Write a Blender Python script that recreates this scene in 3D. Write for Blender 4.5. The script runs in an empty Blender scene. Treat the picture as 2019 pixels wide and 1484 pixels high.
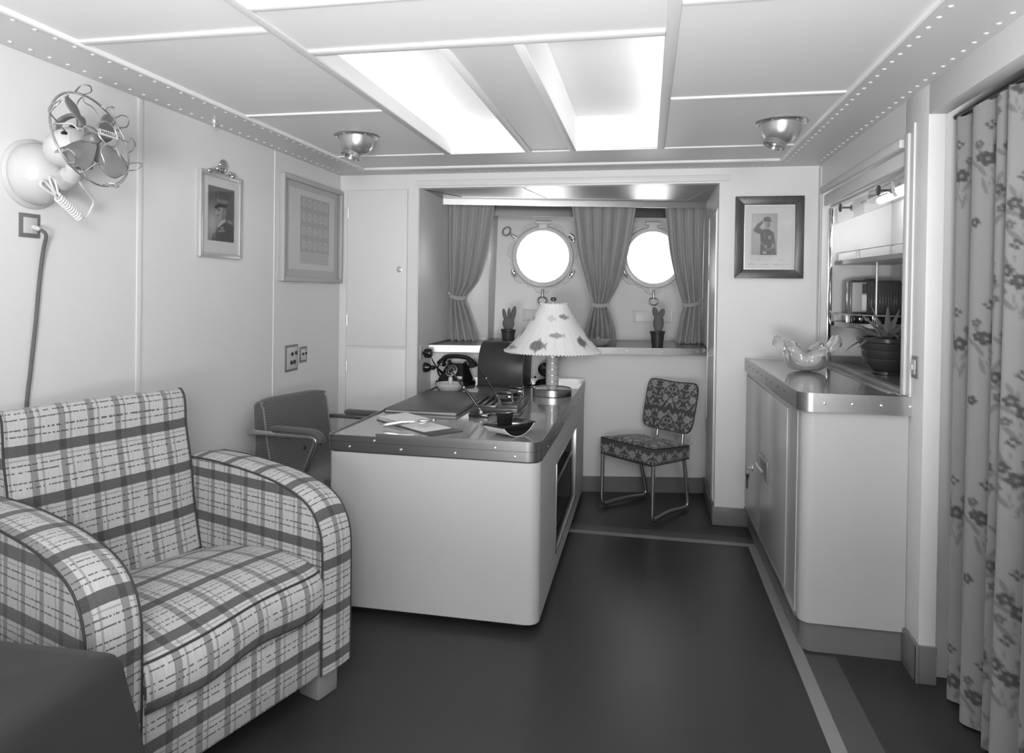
import bpy, bmesh, math, random
import numpy as np
from mathutils import Vector, Matrix, Euler

random.seed(7)
scene = bpy.context.scene
COL = scene.collection
PI = math.pi
R = math.radians

# ------------------------------------------------------------------ camera
# a plate camera on a tripod, level, with the lens raised (vertical shift)
cam_d = bpy.data.cameras.new('camera')
cam_d.sensor_fit = 'HORIZONTAL'
cam_d.sensor_width = 36.0
cam_d.lens = 36.0 * 1336.98 / 2019.0
cam_d.shift_x = 0.0
cam_d.shift_y = -(742.0 - 588.763) / 2019.0
cam_d.clip_start = 0.05
cam = bpy.data.objects.new('camera', cam_d)
COL.objects.link(cam)
yaw, pit, rol = -0.195796, -0.0094155, 0.0142045
fw = Vector((math.sin(yaw) * math.cos(pit), math.cos(yaw) * math.cos(pit), math.sin(pit)))
rt = Vector((math.cos(yaw), -math.sin(yaw), 0))
up = rt.cross(fw)
rt2 = rt * math.cos(rol) + up * math.sin(rol)
up2 = -rt * math.sin(rol) + up * math.cos(rol)
m = Matrix((rt2, up2, -fw)).transposed().to_4x4()
m.translation = Vector((0, 0, 1.35))
cam.matrix_world = m
scene.camera = cam

# ------------------------------------------------------------------ world: overcast sky outside the portholes
world = bpy.data.worlds.new('overcast_sky')
scene.world = world
world.use_nodes = True
bg = world.node_tree.nodes['Background']
bg.inputs['Color'].default_value = (1, 1, 1, 1)
bg.inputs['Strength'].default_value = 6.0

# ------------------------------------------------------------------ lamps: lines of lamps hidden in the ceiling light wells
def area(name, loc, direction, sx, sy, power):
    d = bpy.data.lights.new(name, 'AREA')
    d.shape = 'RECTANGLE'
    d.size, d.size_y, d.energy = sx, sy, power
    o = bpy.data.objects.new(name, d)
    COL.objects.link(o)
    o.location = loc
    o.rotation_euler = Vector(direction).to_track_quat('-Z', 'Y').to_euler()
    return o

WELL_W = 2.9
area('well_lamp', (-1.19, 2.78, 2.195), (1, 0, 0.10), 1.45, 0.05, WELL_W * 1.3)
area('well_lamp', (0.19, 2.78, 2.195), (-1, 0, 0.10), 1.45, 0.05, WELL_W * 0.9)
area('well_lamp', (-1.19, 0.86, 2.195), (1, 0, 0.10), 1.45, 0.05, WELL_W * 1.3)
area('well_lamp', (0.19, 0.86, 2.195), (-1, 0, 0.10), 1.45, 0.05, WELL_W)
# two fill lights added behind the camera: one faces the room, one the ceiling
area('fill_light', (0.50, -1.3, 1.85), (-0.46, 1, -0.06), 0.7, 0.7, 17.0).data.spread = R(90)
area('bounce_fill_light', (-0.20, -0.9, 0.95), (0.0, 0.85, 1.0), 0.6, 0.6, 100.0).data.spread = R(120)

scene.view_settings.view_transform = 'Standard'
scene.view_settings.look = 'None'
scene.view_settings.exposure = 0.16
scene.view_settings.gamma = 1.0
scene.view_settings.use_curve_mapping = False

# ------------------------------------------------------------------ materials
class NT:
    """small helper around a node tree"""
    def __init__(self, name):
        self.m = bpy.data.materials.new(name)
        self.m.use_nodes = True
        self.t = self.m.node_tree
        self.b = self.t.nodes['Principled BSDF']
    def n(self, kind, **kw):
        nd = self.t.nodes.new(kind)
        for k, v in kw.items():
            setattr(nd, k, v)
        return nd
    def l(self, a, b):
        self.t.links.new(a, b)
    def val(self, x, sock):
        if isinstance(x, (int, float)):
            sock.default_value = x
        else:
            self.l(x, sock)
    def math(self, op, a, b=0.0, c=None):
        nd = self.n('ShaderNodeMath', operation=op)
        self.val(a, nd.inputs[0]); self.val(b, nd.inputs[1])
        if c is not None:
            self.val(c, nd.inputs[2])
        return nd.outputs[0]
    def noise(self, scale, detail=4, rough=0.5, coord='Object', stretch=None):
        tc = self.n('ShaderNodeTexCoord')
        src = tc.outputs[coord]
        if stretch:
            mp = self.n('ShaderNodeMapping')
            mp.inputs['Scale'].default_value = stretch
            self.l(src, mp.inputs['Vector']); src = mp.outputs['Vector']
        nz = self.n('ShaderNodeTexNoise')
        nz.inputs['Scale'].default_value = scale
        nz.inputs['Detail'].default_value = detail
        nz.inputs['Roughness'].default_value = rough
        self.l(src, nz.inputs['Vector'])
        return nz.outputs['Fac']
    def bump(self, h, strength, dist=0.002):
        b = self.n('ShaderNodeBump')
        b.inputs['Strength'].default_value = strength
        b.inputs['Distance'].default_value = dist
        self.l(h, b.inputs['Height'])
        self.l(b.outputs['Normal'], self.b.inputs['Normal'])
    def grey(self, sock):
        """feed a scalar into base colour as a grey"""
        c = self.n('ShaderNodeCombineColor')
        for i in range(3):
            self.l(sock, c.inputs[i])
        self.l(c.outputs[0], self.b.inputs['Base Color'])

MATS = {}
def mat(name, g, rough=0.5, metal=0.0, spec=0.5, var=0.0, vscale=6.0, bump=0.0, bscale=60.0, stretch=None, coat=0.0, trans=0.0, ior=1.45, sheen=0.0):
    k = NT(name)
    b = k.b
    b.inputs['Base Color'].default_value = (g, g, g, 1)
    b.inputs['Roughness'].default_value = rough
    b.inputs['Metallic'].default_value = metal
    b.inputs['Specular IOR Level'].default_value = spec
    b.inputs['IOR'].default_value = ior
    b.inputs['Coat Weight'].default_value = coat
    b.inputs['Coat Roughness'].default_value = 0.05
    b.inputs['Transmission Weight'].default_value = trans
    b.inputs['Sheen Weight'].default_value = sheen
    if var > 0:
        f = k.noise(vscale, 5, 0.6, stretch=stretch)
        k.grey(k.math('MULTIPLY_ADD', f, g * var * 2, g * (1 - var)))
    if bump > 0:
        k.bump(k.noise(bscale, 3, stretch=stretch), bump)
    MATS[name] = k.m
    return k.m

def brushed(name, g, rough, stretch):
    k = NT(name)
    k.b.inputs['Metallic'].default_value = 1.0
    f = k.noise(1.0, 1, 0.5, stretch=stretch)
    k.grey(k.math('MULTIPLY_ADD', f, g * 0.10, g * 0.95))
    k.b.inputs['Roughness'].default_value = rough
    MATS[name] = k.m
    return k.m

def vcol_mat(name, rough=0.6, sheen=0.0, bump=0.0, bscale=400, spec=0.4):
    k = NT(name)
    a = k.n('ShaderNodeVertexColor', layer_name='tone')
    k.l(a.outputs['Color'], k.b.inputs['Base Color'])
    k.b.inputs['Roughness'].default_value = rough
    k.b.inputs['Sheen Weight'].default_value = sheen
    k.b.inputs['Specular IOR Level'].default_value = spec
    if bump:
        k.bump(k.noise(bscale, 2, coord='UV'), bump, 0.001)
    MATS[name] = k.m
    return k.m

mat('wall_enamel', 0.68, 0.42, var=0.025, vscale=3.0, bump=0.10, bscale=180)
mat('recess_enamel', 0.70, 0.32, var=0.03, vscale=3.0, bump=0.08, bscale=160)
mat('ceiling_enamel', 0.72, 0.5, var=0.02, vscale=2.5, bump=0.08, bscale=150)
mat('plate_enamel', 0.60, 0.42, var=0.03, vscale=4.0)
mat('bead_enamel', 0.76, 0.35)
mat('hull_enamel', 0.70, 0.35, var=0.03, vscale=4, bump=0.12, bscale=25)
mat('well_white', 0.82, 0.6)
mat('fitting_white', 0.50, 0.28, var=0.02)
mat('desk_enamel', 0.46, 0.5, var=0.03, vscale=4.0, bump=0.15, bscale=220)
mat('linoleum', 0.032, 0.34, var=0.22, vscale=2.2, bump=0.05, bscale=40, spec=0.45)
mat('inlay_light', 0.24, 0.4, var=0.06)
mat('inlay_mid', 0.075, 0.38, var=0.1)
mat('skirting', 0.17, 0.36, var=0.08, vscale=6)
mat('kick_dark', 0.02, 0.6)
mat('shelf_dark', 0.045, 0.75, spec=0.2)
mat('desk_lino', 0.25, 0.13, var=0.03, vscale=5, spec=0.8, coat=0.5)
mat('sill_lino', 0.17, 0.25, var=0.05, spec=0.6)
brushed('aluminium_x', 0.36, 0.34, (2, 90, 90))
brushed('aluminium_y', 0.40, 0.34, (90, 2, 90))
brushed('aluminium_v', 0.50, 0.30, (90, 90, 2))
mat('soffit_metal', 0.45, 0.42, metal=0.85, var=0.05, vscale=3)
mat('chrome', 0.78, 0.10, metal=1.0)
mat('tube_metal', 0.50, 0.24, metal=0.9)
mat('bolt_metal', 0.80, 0.22, metal=0.8)
mat('bakelite', 0.012, 0.16, spec=0.6)
mat('leather_black', 0.04, 0.38, bump=0.2, bscale=220)
mat('leather_dark', 0.075, 0.36, var=0.15, vscale=8, bump=0.15, bscale=160)
mat('black_lacquer', 0.010, 0.12, spec=0.6)
mat('blade_grey', 0.16, 0.42)
mat('dark_metal', 0.10, 0.3, metal=0.6)
mat('wood_dark', 0.06, 0.22, var=0.45, vscale=5, stretch=(3, 30, 30), coat=0.3)
mat('wood_frame', 0.06, 0.34, var=0.5, vscale=4, stretch=(10, 10, 3))
mat('plate_dark', 0.20, 0.4, metal=0.3)
mat('frame_pale', 0.40, 0.42)
mat('frame_silver', 0.55, 0.32, metal=0.6)
mat('mount_board', 0.56, 0.7)
mat('paper', 0.74, 0.7)
mat('page_edge', 0.45, 0.7)
mat('glass', 1.0, 0.02, trans=1.0, ior=1.45)
mat('porthole_glass', 1.0, 0.0, trans=1.0, ior=1.02)
mat('milk_glass', 0.52, 0.14, trans=0.45, ior=1.4, var=0.1, vscale=12)
mat('onyx', 0.52, 0.22, var=0.12, vscale=20)
mat('curtain_plain', 0.34, 0.85, sheen=0.25, bump=0.25, bscale=500)
mat('pot_dark', 0.035, 0.35, var=0.1)
mat('pot_glaze', 0.045, 0.2, spec=0.6)
mat('cactus', 0.115, 0.7, var=0.15, vscale=40, bump=0.4, bscale=90)
mat('aloe', 0.19, 0.45, var=0.15, vscale=20)
mat('soil', 0.03, 0.9, bump=0.8, bscale=60)
mat('cable_dark', 0.10, 0.5)
mat('cable_light', 0.45, 0.6)
mat('cloth_dark', 0.022, 0.9, sheen=0.05, bump=0.2, bscale=700)
mat('piping_dark', 0.035, 0.7)
mat('piping_light', 0.20, 0.6)
mat('hole_dark', 0.012, 0.7)
mat('speaker_cloth', 0.085, 0.8, var=0.5, vscale=8, stretch=(60, 60, 1))
mat('lamp_column', 0.42, 0.25, var=0.3, vscale=22, coat=0.4)
mat('mirror_grey', 0.36, 0.24, metal=0.4)
mat('door_satin', 0.42, 0.24, spec=0.7, var=0.02)
mat('letter_dark', 0.02, 0.5)
mat('ruffle_glass', 0.86, 0.06, trans=0.80, ior=1.38, spec=0.6)
mat('lamp_bowl', 0.55, 0.30, metal=0.85)
mat('rope', 0.62, 0.8)
mat('porcelain', 0.62, 0.15)

k = NT('tube_light')
k.b.inputs['Emission Color'].default_value = (1, 1, 1, 1)
k.b.inputs['Emission Strength'].default_value = 14.0
MATS['tube_light'] = k.m

vcol_mat('print', 0.35, spec=0.5)
vcol_mat('tapestry', 0.85, sheen=0.2, bump=0.3)
vcol_mat('door_curtain_cloth', 0.9, sheen=0.2, bump=0.3, bscale=300)
vcol_mat('parchment', 0.55)

def stripes(k, c, period, lo, hi):
    """1 where fract(c/period) lies in [lo/period, hi/period)"""
    f = k.math('FRACT', k.math('DIVIDE', c, period))
    a = k.math('GREATER_THAN', f, lo / period)
    b = k.math('LESS_THAN', f, hi / period)
    return k.math('MULTIPLY', a, b)

def plaid():
    k = NT('plaid_cloth')
    tc = k.n('ShaderNodeTexCoord')
    sp = k.n('ShaderNodeSeparateXYZ')
    nz = k.n('ShaderNodeTexNoise'); nz.inputs['Scale'].default_value = 60
    k.l(tc.outputs['UV'], nz.inputs['Vector'])
    off = k.n('ShaderNodeVectorMath', operation='MULTIPLY_ADD')
    k.l(nz.outputs['Color'], off.inputs[0])
    off.inputs[1].default_value = (0.003, 0.003, 0)
    k.l(tc.outputs['UV'], off.inputs[2])
    k.l(off.outputs[0], sp.inputs[0])
    u, v = sp.outputs[0], sp.outputs[1]
    fine_u = k.noise(1.0, 3, 0.7, coord='UV', stretch=(420, 8, 1))
    fine_v = k.noise(1.0, 3, 0.7, coord='UV', stretch=(10, 300, 1))
    speck = k.noise(900.0, 2, 0.6, coord='UV')
    # pale ground with thin warp threads
    g = k.math('MULTIPLY_ADD', fine_u, 0.30, 0.27)
    g = k.math('MULTIPLY_ADD', k.math('SUBTRACT', speck, 0.5), 0.16, g)
    # mid grey warp stripes
    warp = stripes(k, u, 0.088, 0.030, 0.050)
    warp2 = k.math('MULTIPLY', stripes(k, u, 0.088, 0.062, 0.068), 0.55)
    wmask = k.math('MAXIMUM', k.math('MULTIPLY', warp, 0.78), warp2)
    def mixv(a, b, f):
        mx = k.n('ShaderNodeMix')
        k.val(f, mx.inputs[0]); k.val(a, mx.inputs[2]); k.val(b, mx.inputs[3])
        return mx.outputs[0]
    g = mixv(g, 0.150, wmask)
    # dark weft bands with pale specks
    band = stripes(k, v, 0.158, 0.060, 0.094)
    bandtone = k.math('MULTIPLY_ADD', k.math('GREATER_THAN', speck, 0.60), 0.13, k.math('MULTIPLY_ADD', warp, -0.025, 0.062))
    g = mixv(g, bandtone, k.math('MULTIPLY', band, 0.95))
    # dashed dark weft lines
    dash = k.math('GREATER_THAN', k.noise(1.0, 1, 0.5, coord='UV', stretch=(150, 20, 1)), 0.44)
    line = 0
    for lo in (0.010, 0.030, 0.118, 0.136):
        s = stripes(k, v, 0.158, lo, lo + 0.0042)
        line = s if isinstance(line, int) else k.math('MAXIMUM', line, s)
    g = mixv(g, 0.045, k.math('MULTIPLY', k.math('MULTIPLY', line, dash), 0.85))
    thin = stripes(k, v, 0.158, 0.046, 0.050)
    g = mixv(g, 0.20, k.math('MULTIPLY', thin, 0.7))
    k.grey(g)
    k.b.inputs['Roughness'].default_value = 0.9
    k.b.inputs['Sheen Weight'].default_value = 0.15
    k.b.inputs['Specular IOR Level'].default_value = 0.25
    k.bump(k.math('ADD', speck, k.math('MULTIPLY', fine_v, 0.6)), 0.35, 0.0015)
    MATS['plaid_cloth'] = k.m
plaid()

def dotted():
    k = NT('dotted_cloth')
    tc = k.n('ShaderNodeTexCoord')
    sp = k.n('ShaderNodeSeparateXYZ')
    k.l(tc.outputs['UV'], sp.inputs[0])
    u, v = sp.outputs[0], sp.outputs[1]
    d = k.math('MULTIPLY', stripes(k, u, 0.0125, 0.004, 0.0085), stripes(k, v, 0.0125, 0.004, 0.0085))
    gr = k.math('MAXIMUM', stripes(k, u, 0.0125, 0.0055, 0.007), stripes(k, v, 0.0125, 0.0055, 0.007))
    g = k.math('MULTIPLY_ADD', d, 0.085, k.math('MULTIPLY_ADD', gr, 0.03, 0.085))
    k.grey(g)
    k.b.inputs['Roughness'].default_value = 0.9
    k.b.inputs['Sheen Weight'].default_value = 0.2
    k.b.inputs['Specular IOR Level'].default_value = 0.2
    k.bump(k.noise(700, 2, coord='UV'), 0.3, 0.001)
    MATS['dotted_cloth'] = k.m
dotted()

# ------------------------------------------------------------------ mesh helpers
def catmull(pts, n=8, closed=False):
    P = [Vector(p) for p in pts]
    out = []
    N = len(P)
    rng = N if closed else N - 1
    for i in range(rng):
        if closed:
            a, b, c, d = P[(i - 1) % N], P[i], P[(i + 1) % N], P[(i + 2) % N]
        else:
            b, c = P[i], P[i + 1]
            a = P[i - 1] if i else b * 2 - c
            d = P[i + 2] if i + 2 < N else c * 2 - b
        for j in range(n):
            t = j / n
            out.append(0.5 * ((2 * b) + (c - a) * t + (2 * a - 5 * b + 4 * c - d) * t * t + (3 * b - a - 3 * c + d) * t ** 3))
    if not closed:
        out.append(P[-1].copy())
    return out

def fillet(pts, rad, n=6):
    """polyline with rounded corners"""
    P = [Vector(p) for p in pts]
    if isinstance(rad, (int, float)):
        rad = [rad] * len(P)
    out = [P[0]]
    for i in range(1, len(P) - 1):
        a = P[i - 1] - P[i]; b = P[i + 1] - P[i]
        r = min(rad[i], a.length * 0.49, b.length * 0.49)
        s, e = P[i] + a.normalized() * r, P[i] + b.normalized() * r
        for j in range(n + 1):
            t = j / n
            out.append(s * (1 - t) ** 2 + P[i] * 2 * t * (1 - t) + e * t * t)
    out.append(P[-1])
    return out

class MB:
    def __init__(self):
        self.v = []; self.f = []; self.uv = {}; self.c = {}
    def add(self, vs, fs, uv=None, col=None):
        o = len(self.v)
        self.v += [tuple(p) for p in vs]
        self.f += [tuple(i + o for i in q) for q in fs]
        if uv is not None:
            for i, p in enumerate(uv): self.uv[o + i] = p
        if col is not None:
            for i, p in enumerate(col): self.c[o + i] = p
        return self
    def box(self, x0, x1, y0, y1, z0, z1):
        x0, x1 = min(x0, x1), max(x0, x1); y0, y1 = min(y0, y1), max(y0, y1); z0, z1 = min(z0, z1), max(z0, z1)
        vs = [(x0, y0, z0), (x1, y0, z0), (x1, y1, z0), (x0, y1, z0), (x0, y0, z1), (x1, y0, z1), (x1, y1, z1), (x0, y1, z1)]
        return self.add(vs, [(3, 2, 1, 0), (4, 5, 6, 7), (0, 1, 5, 4), (1, 2, 6, 5), (2, 3, 7, 6), (3, 0, 4, 7)])
    def hexa(self, vs):
        """eight corners in the order of box()"""
        return self.add(vs, [(3, 2, 1, 0), (4, 5, 6, 7), (0, 1, 5, 4), (1, 2, 6, 5), (2, 3, 7, 6), (3, 0, 4, 7)])
    def tube(self, pts, r, n=10, closed=False, flat=1.0):
        P = [Vector(p) for p in pts]
        N = len(P)
        rr = r if isinstance(r, (list, tuple)) else [r] * N
        T = []
        for i in range(N):
            if closed:
                t = P[(i + 1) % N] - P[(i - 1) % N]
            else:
                t = P[min(i + 1, N - 1)] - P[max(i - 1, 0)]
            T.append(t.normalized() if t.length > 1e-9 else Vector((0, 0, 1)))
        ref = Vector((0, 0, 1)) if abs(T[0].z) < 0.9 else Vector((1, 0, 0))
        nrm = (ref - T[0] * ref.dot(T[0])).normalized()
        vs = []
        for i in range(N):
            nrm = nrm - T[i] * nrm.dot(T[i])
            nrm = nrm.normalized()
            b = T[i].cross(nrm)
            for j in range(n):
                a = 2 * PI * j / n
                vs.append(P[i] + (nrm * math.cos(a) + b * (math.sin(a) * flat)) * rr[i])
        fs = []
        M = N if closed else N - 1
        for i in range(M):
            k2 = (i + 1) % N
            for j in range(n):
                fs.append((i * n + j, i * n + (j + 1) % n, k2 * n + (j + 1) % n, k2 * n + j))
        if not closed:
            fs.append(tuple(reversed(range(n))))
            fs.append(tuple((N - 1) * n + j for j in range(n)))
        return self.add(vs, fs)
    def cyl(self, p0, p1, r0, r1=None, n=24):
        return self.tube([p0, p1], [r0, r0 if r1 is None else r1], n)
    def lathe(self, prof, n=32, c=(0, 0, 0), axis=(0, 0, 1), cap=True):
        """prof: (radius, height) along the axis"""
        ax = Vector(axis).normalized()
        ref = Vector((1, 0, 0)) if abs(ax.x) < 0.9 else Vector((0, 1, 0))
        u = (ref - ax * ref.dot(ax)).normalized(); w = ax.cross(u)
        C = Vector(c)
        vs = []
        for r, h in prof:
            for j in range(n):
                a = 2 * PI * j / n
                vs.append(C + ax * h + (u * math.cos(a) + w * math.sin(a)) * r)
        fs = []
        for i in range(len(prof) - 1):
            for j in range(n):
                fs.append((i * n + j, i * n + (j + 1) % n, (i + 1) * n + (j + 1) % n, (i + 1) * n + j))
        if cap and prof[0][0] > 1e-6:
            fs.append(tuple(reversed(range(n))))
        if cap and prof[-1][0] > 1e-6:
            o = (len(prof) - 1) * n
            fs.append(tuple(o + j for j in range(n)))
        return self.add(vs, fs)
    def prism(self, poly, axis, a, b):
        """extrude a 2D outline along an axis: x->(y,z) y->(x,z) z->(x,y)"""
        def P(q, h):
            return {'x': (h, q[0], q[1]), 'y': (q[0], h, q[1]), 'z': (q[0], q[1], h)}[axis]
        n = len(poly)
        vs = [P(q, a) for q in poly] + [P(q, b) for q in poly]
        fs = [(i, (i + 1) % n, n + (i + 1) % n, n + i) for i in range(n)]
        fs += [tuple(reversed(range(n))), tuple(range(n, 2 * n))]
        return self.add(vs, fs)
    def grid(self, fn, nu, nv, uv=None, col=None, closeu=False):
        vs, us, cs = [], [], []
        for j in range(nv + 1):
            for i in range(nu if closeu else nu + 1):
                s, t = i / nu, j / nv
                vs.append(fn(s, t))
                if uv: us.append(uv(s, t))
                if col: cs.append(col(s, t))
        W = nu if closeu else nu + 1
        fs = []
        for j in range(nv):
            for i in range(nu):
                i2 = (i + 1) % W if closeu else i + 1
                fs.append((j * W + i, j * W + i2, (j + 1) * W + i2, (j + 1) * W + i))
        return self.add(vs, fs, us if uv else None, cs if col else None)
    def ball(self, c, r, n=20, m2=12):
        rx, ry, rz = (r, r, r) if isinstance(r, (int, float)) else r
        C = Vector(c)
        prof = [(math.sin(PI * i / m2), -math.cos(PI * i / m2)) for i in range(m2 + 1)]
        prof[0] = (1e-4, -1); prof[-1] = (1e-4, 1)
        o = len(self.v)
        self.lathe(prof, n, cap=True)
        for i in range(o, len(self.v)):
            p = self.v[i]
            self.v[i] = (C.x + p[0] * rx, C.y + p[1] * ry, C.z + p[2] * rz)
        return self
    def xf(self, M):
        self.v = [tuple(M @ Vector(p)) for p in self.v]
        return self
    def mesh(self, name, bevel=0.0, seg=2, smooth=True, angle=35, weld=False):
        me = bpy.data.meshes.new(name)
        me.from_pydata(self.v, [], self.f)
        if self.uv:
            lay = me.uv_layers.new(name='UVMap')
            vi = np.empty(len(me.loops), dtype=np.int32); me.loops.foreach_get('vertex_index', vi)
            tab = np.zeros((len(self.v), 2), dtype=np.float32)
            for i, p in self.uv.items(): tab[i] = p
            lay.data.foreach_set('uv', tab[vi].ravel())
        if self.c:
            at = me.color_attributes.new('tone', 'FLOAT_COLOR', 'POINT')
            tab = np.ones((len(self.v), 4), dtype=np.float32)
            for i, g in self.c.items(): tab[i, :3] = g
            at.data.foreach_set('color', tab.ravel())
        bm = bmesh.new(); bm.from_mesh(me)
        if weld:
            bmesh.ops.remove_doubles(bm, verts=bm.verts, dist=1e-5)
        if not self.c:
            bmesh.ops.recalc_face_normals(bm, faces=bm.faces)
        if bevel > 0:
            bm.edges.ensure_lookup_table()
            ed = [e for e in bm.edges if len(e.link_faces) == 2 and e.calc_face_angle(0) > R(40)]
            bmesh.ops.bevel(bm, geom=ed, offset=bevel, segments=seg, profile=0.5, affect='EDGES', clamp_overlap=True)
        bm.to_mesh(me); bm.free()
        if smooth:
            me.polygons.foreach_set('use_smooth', [True] * len(me.polygons))
            me.set_sharp_from_angle(angle=R(angle))
        return me

def part(name, mb, material, parent=None, bevel=0.0, seg=2, smooth=True, angle=35, label=None, loc=None, weld=False):
    me = mb if isinstance(mb, bpy.types.Mesh) else mb.mesh(name, bevel, seg, smooth, angle, weld)
    if not me.materials:
        me.materials.append(MATS[material])
    o = bpy.data.objects.new(name, me)
    COL.objects.link(o)
    if parent is not None:
        o.parent = parent
    if loc is not None:
        o.location = loc
    if label:
        o['label'] = label
    return o

def thing(name, label, cat, loc=(0, 0, 0), rot=(0, 0, 0), group=None):
    o = bpy.data.objects.new(name, None)
    o.empty_display_size = 0.1
    COL.objects.link(o)
    o.location = loc
    o.rotation_euler = rot
    o['label'] = label; o['category'] = cat
    if group: o['group'] = group
    return o

def tag(o, label, cat, group=None):
    o['label'] = label; o['category'] = cat
    if group: o['group'] = group
    return o

def struct(name, mb, material, bevel=0.0, label=None, loc=None, rot=None, **kw):
    o = part(name, mb, material, bevel=bevel, **kw)
    o['kind'] = 'structure'
    if label: o['label'] = label
    if loc: o.location = loc
    if rot: o.rotation_euler = rot
    return o

def box(*a):
    return MB().box(*a)

def blank(name, label=None, loc=(0, 0, 0), rot=(0, 0, 0)):
    o = bpy.data.objects.new(name, None); COL.objects.link(o)
    o['kind'] = 'structure'
    if label: o['label'] = label
    o.location = loc; o.rotation_euler = rot
    return o

def copies(me, name, spots, material, parent):
    for p in spots:
        part(name, me, material, parent, loc=p)

# ---- flat printed pictures: a fine sheet whose tone is drawn from simple shapes
class Draw:
    def __init__(self, nx, ny, g):
        self.a = np.full((ny, nx), g, dtype=np.float32)
        self.nx, self.ny = nx, ny
        self.X, self.Y = np.meshgrid((np.arange(nx) + .5) / nx, (np.arange(ny) + .5) / ny)
    def ell(self, cx, cy, rx, ry, g, rot=0.0, ring=None):
        c, s = math.cos(rot), math.sin(rot)
        dx, dy = self.X - cx, self.Y - cy
        u, v = (dx * c + dy * s) / rx, (-dx * s + dy * c) / ry
        d = u * u + v * v
        msk = d <= 1
        if ring: msk &= d >= ring * ring
        self.a[msk] = g
        return self
    def poly(self, pts, g):
        inside = np.zeros_like(self.a, dtype=bool)
        n = len(pts)
        for i in range(n):
            x0, y0 = pts[i]; x1, y1 = pts[(i + 1) % n]
            if y0 == y1: continue
            cond = ((self.Y >= y0) != (self.Y >= y1)) & (self.X < (x1 - x0) * (self.Y - y0) / (y1 - y0) + x0)
            inside ^= cond
        self.a[inside] = g
        return self
    def line(self, pts, w, g):
        for (x0, y0), (x1, y1) in zip(pts[:-1], pts[1:]):
            dx, dy = x1 - x0, y1 - y0
            L = dx * dx + dy * dy + 1e-12
            t = np.clip(((self.X - x0) * dx + (self.Y - y0) * dy) / L, 0, 1)
            d = np.hypot(self.X - x0 - t * dx, self.Y - y0 - t * dy)
            self.a[d < w] = g
        return self
    def blur(self, n=1):
        for _ in range(n):
            p = np.pad(self.a, 1, mode='edge')
            self.a = (p[1:-1, 1:-1] * 2 + p[:-2, 1:-1] + p[2:, 1:-1] + p[1:-1, :-2] + p[1:-1, 2:]) / 6
        return self
    def at(self, s, t):
        """bilinear, wrapping; s to the right, t upwards"""
        x, y = (s % 1.0) * self.nx - .5, (t % 1.0) * self.ny - .5
        i, j = math.floor(x), math.floor(y)
        fx, fy = x - i, y - j
        a = self.a
        i0, i1, j0, j1 = i % self.nx, (i + 1) % self.nx, j % self.ny, (j + 1) % self.ny
        return float((a[j0, i0] * (1 - fx) + a[j0, i1] * fx) * (1 - fy) + (a[j1, i0] * (1 - fx) + a[j1, i1] * fx) * fy)
    def sheet(self, fn):
        """mesh of the picture; fn(s,t) gives the place"""
        mb = MB()
        nx, ny = self.nx - 1, self.ny - 1
        a = self.a
        return mb.grid(fn, nx, ny, col=lambda s, t: float(a[round(t * ny), round(s * nx)]))

# =================================================================== SETTING
XL, XR, YB, ZC = -1.976, 0.957, 4.143, 2.095
SK = 0.2                                   # the ship's side runs askew behind the recess
def sy(x, off):
    return off + SK * (x + 1.19)
def skew_box(x0, x1, o0, o1, z0, z1, lean=0.0):
    mb = MB()
    def Y(x, o, z): return sy(x, o) + lean * (z - 0.986)
    return mb.hexa([(x0, Y(x0, o0, z0), z0), (x1, Y(x1, o0, z0), z0), (x1, Y(x1, o1, z0), z0), (x0, Y(x0, o1, z0), z0),
                    (x0, Y(x0, o0, z1), z1), (x1, Y(x1, o0, z1), z1), (x1, Y(x1, o1, z1), z1), (x0, Y(x0, o1, z1), z1)])

# ---- floor
floor = struct('floor', box(-2.05, 2.05, -1.85, 5.0, -0.06, 0.0), 'linoleum', label='dark polished linoleum floor')
part('border_band', box(0.606, 0.716, -1.8, 2.72, 0.0, 0.0008), 'inlay_mid', floor)
part('border_band', box(-1.6, 0.60, 3.865, 3.955, 0.0, 0.0008), 'inlay_mid', floor)
part('border_stripe', box(0.558, 0.606, -1.8, 3.865, 0.0, 0.001), 'inlay_light', floor)
part('border_stripe', box(-1.6, 0.558, 3.817, 3.865, 0.0, 0.001), 'inlay_light', floor)

# ---- left wall: sheets with cover strips
wl = struct('wall_left', box(-2.05, -1.986, -1.85, 4.2, 0, 2.45), 'wall_enamel', label='pale enamelled left bulkhead')
ys = [-1.8, 0.33, 1.336, 2.339, 3.341, 4.143]
for a, b in zip(ys[:-1], ys[1:]):
    part('wall_sheet', box(-1.986, XL, a + 0.001, b - 0.001, 0, 2.45), 'wall_enamel', wl)
part('cover_strip', box(XL, XL + 0.004, 2.335, 2.365, 0.1, 2.095), 'wall_enamel', wl, bevel=0.0015)
for y in (3.341, 1.336, 0.33):
    part('cover_strip', box(XL, XL + 0.003, y - 0.003, y + 0.003, 0.1, 2.095), 'bead_enamel', wl)
struct('baseboard_left', box(XL, XL + 0.012, -1.8, 4.12, 0, 0.10), 'skirting', bevel=0.004, label='dark skirting along the left bulkhead')

# ---- wall behind the camera
struct('wall_front', box(-2.05, 2.05, -1.9, -1.8, 0, 2.45), 'wall_enamel', label='bulkhead behind the camera')

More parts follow.
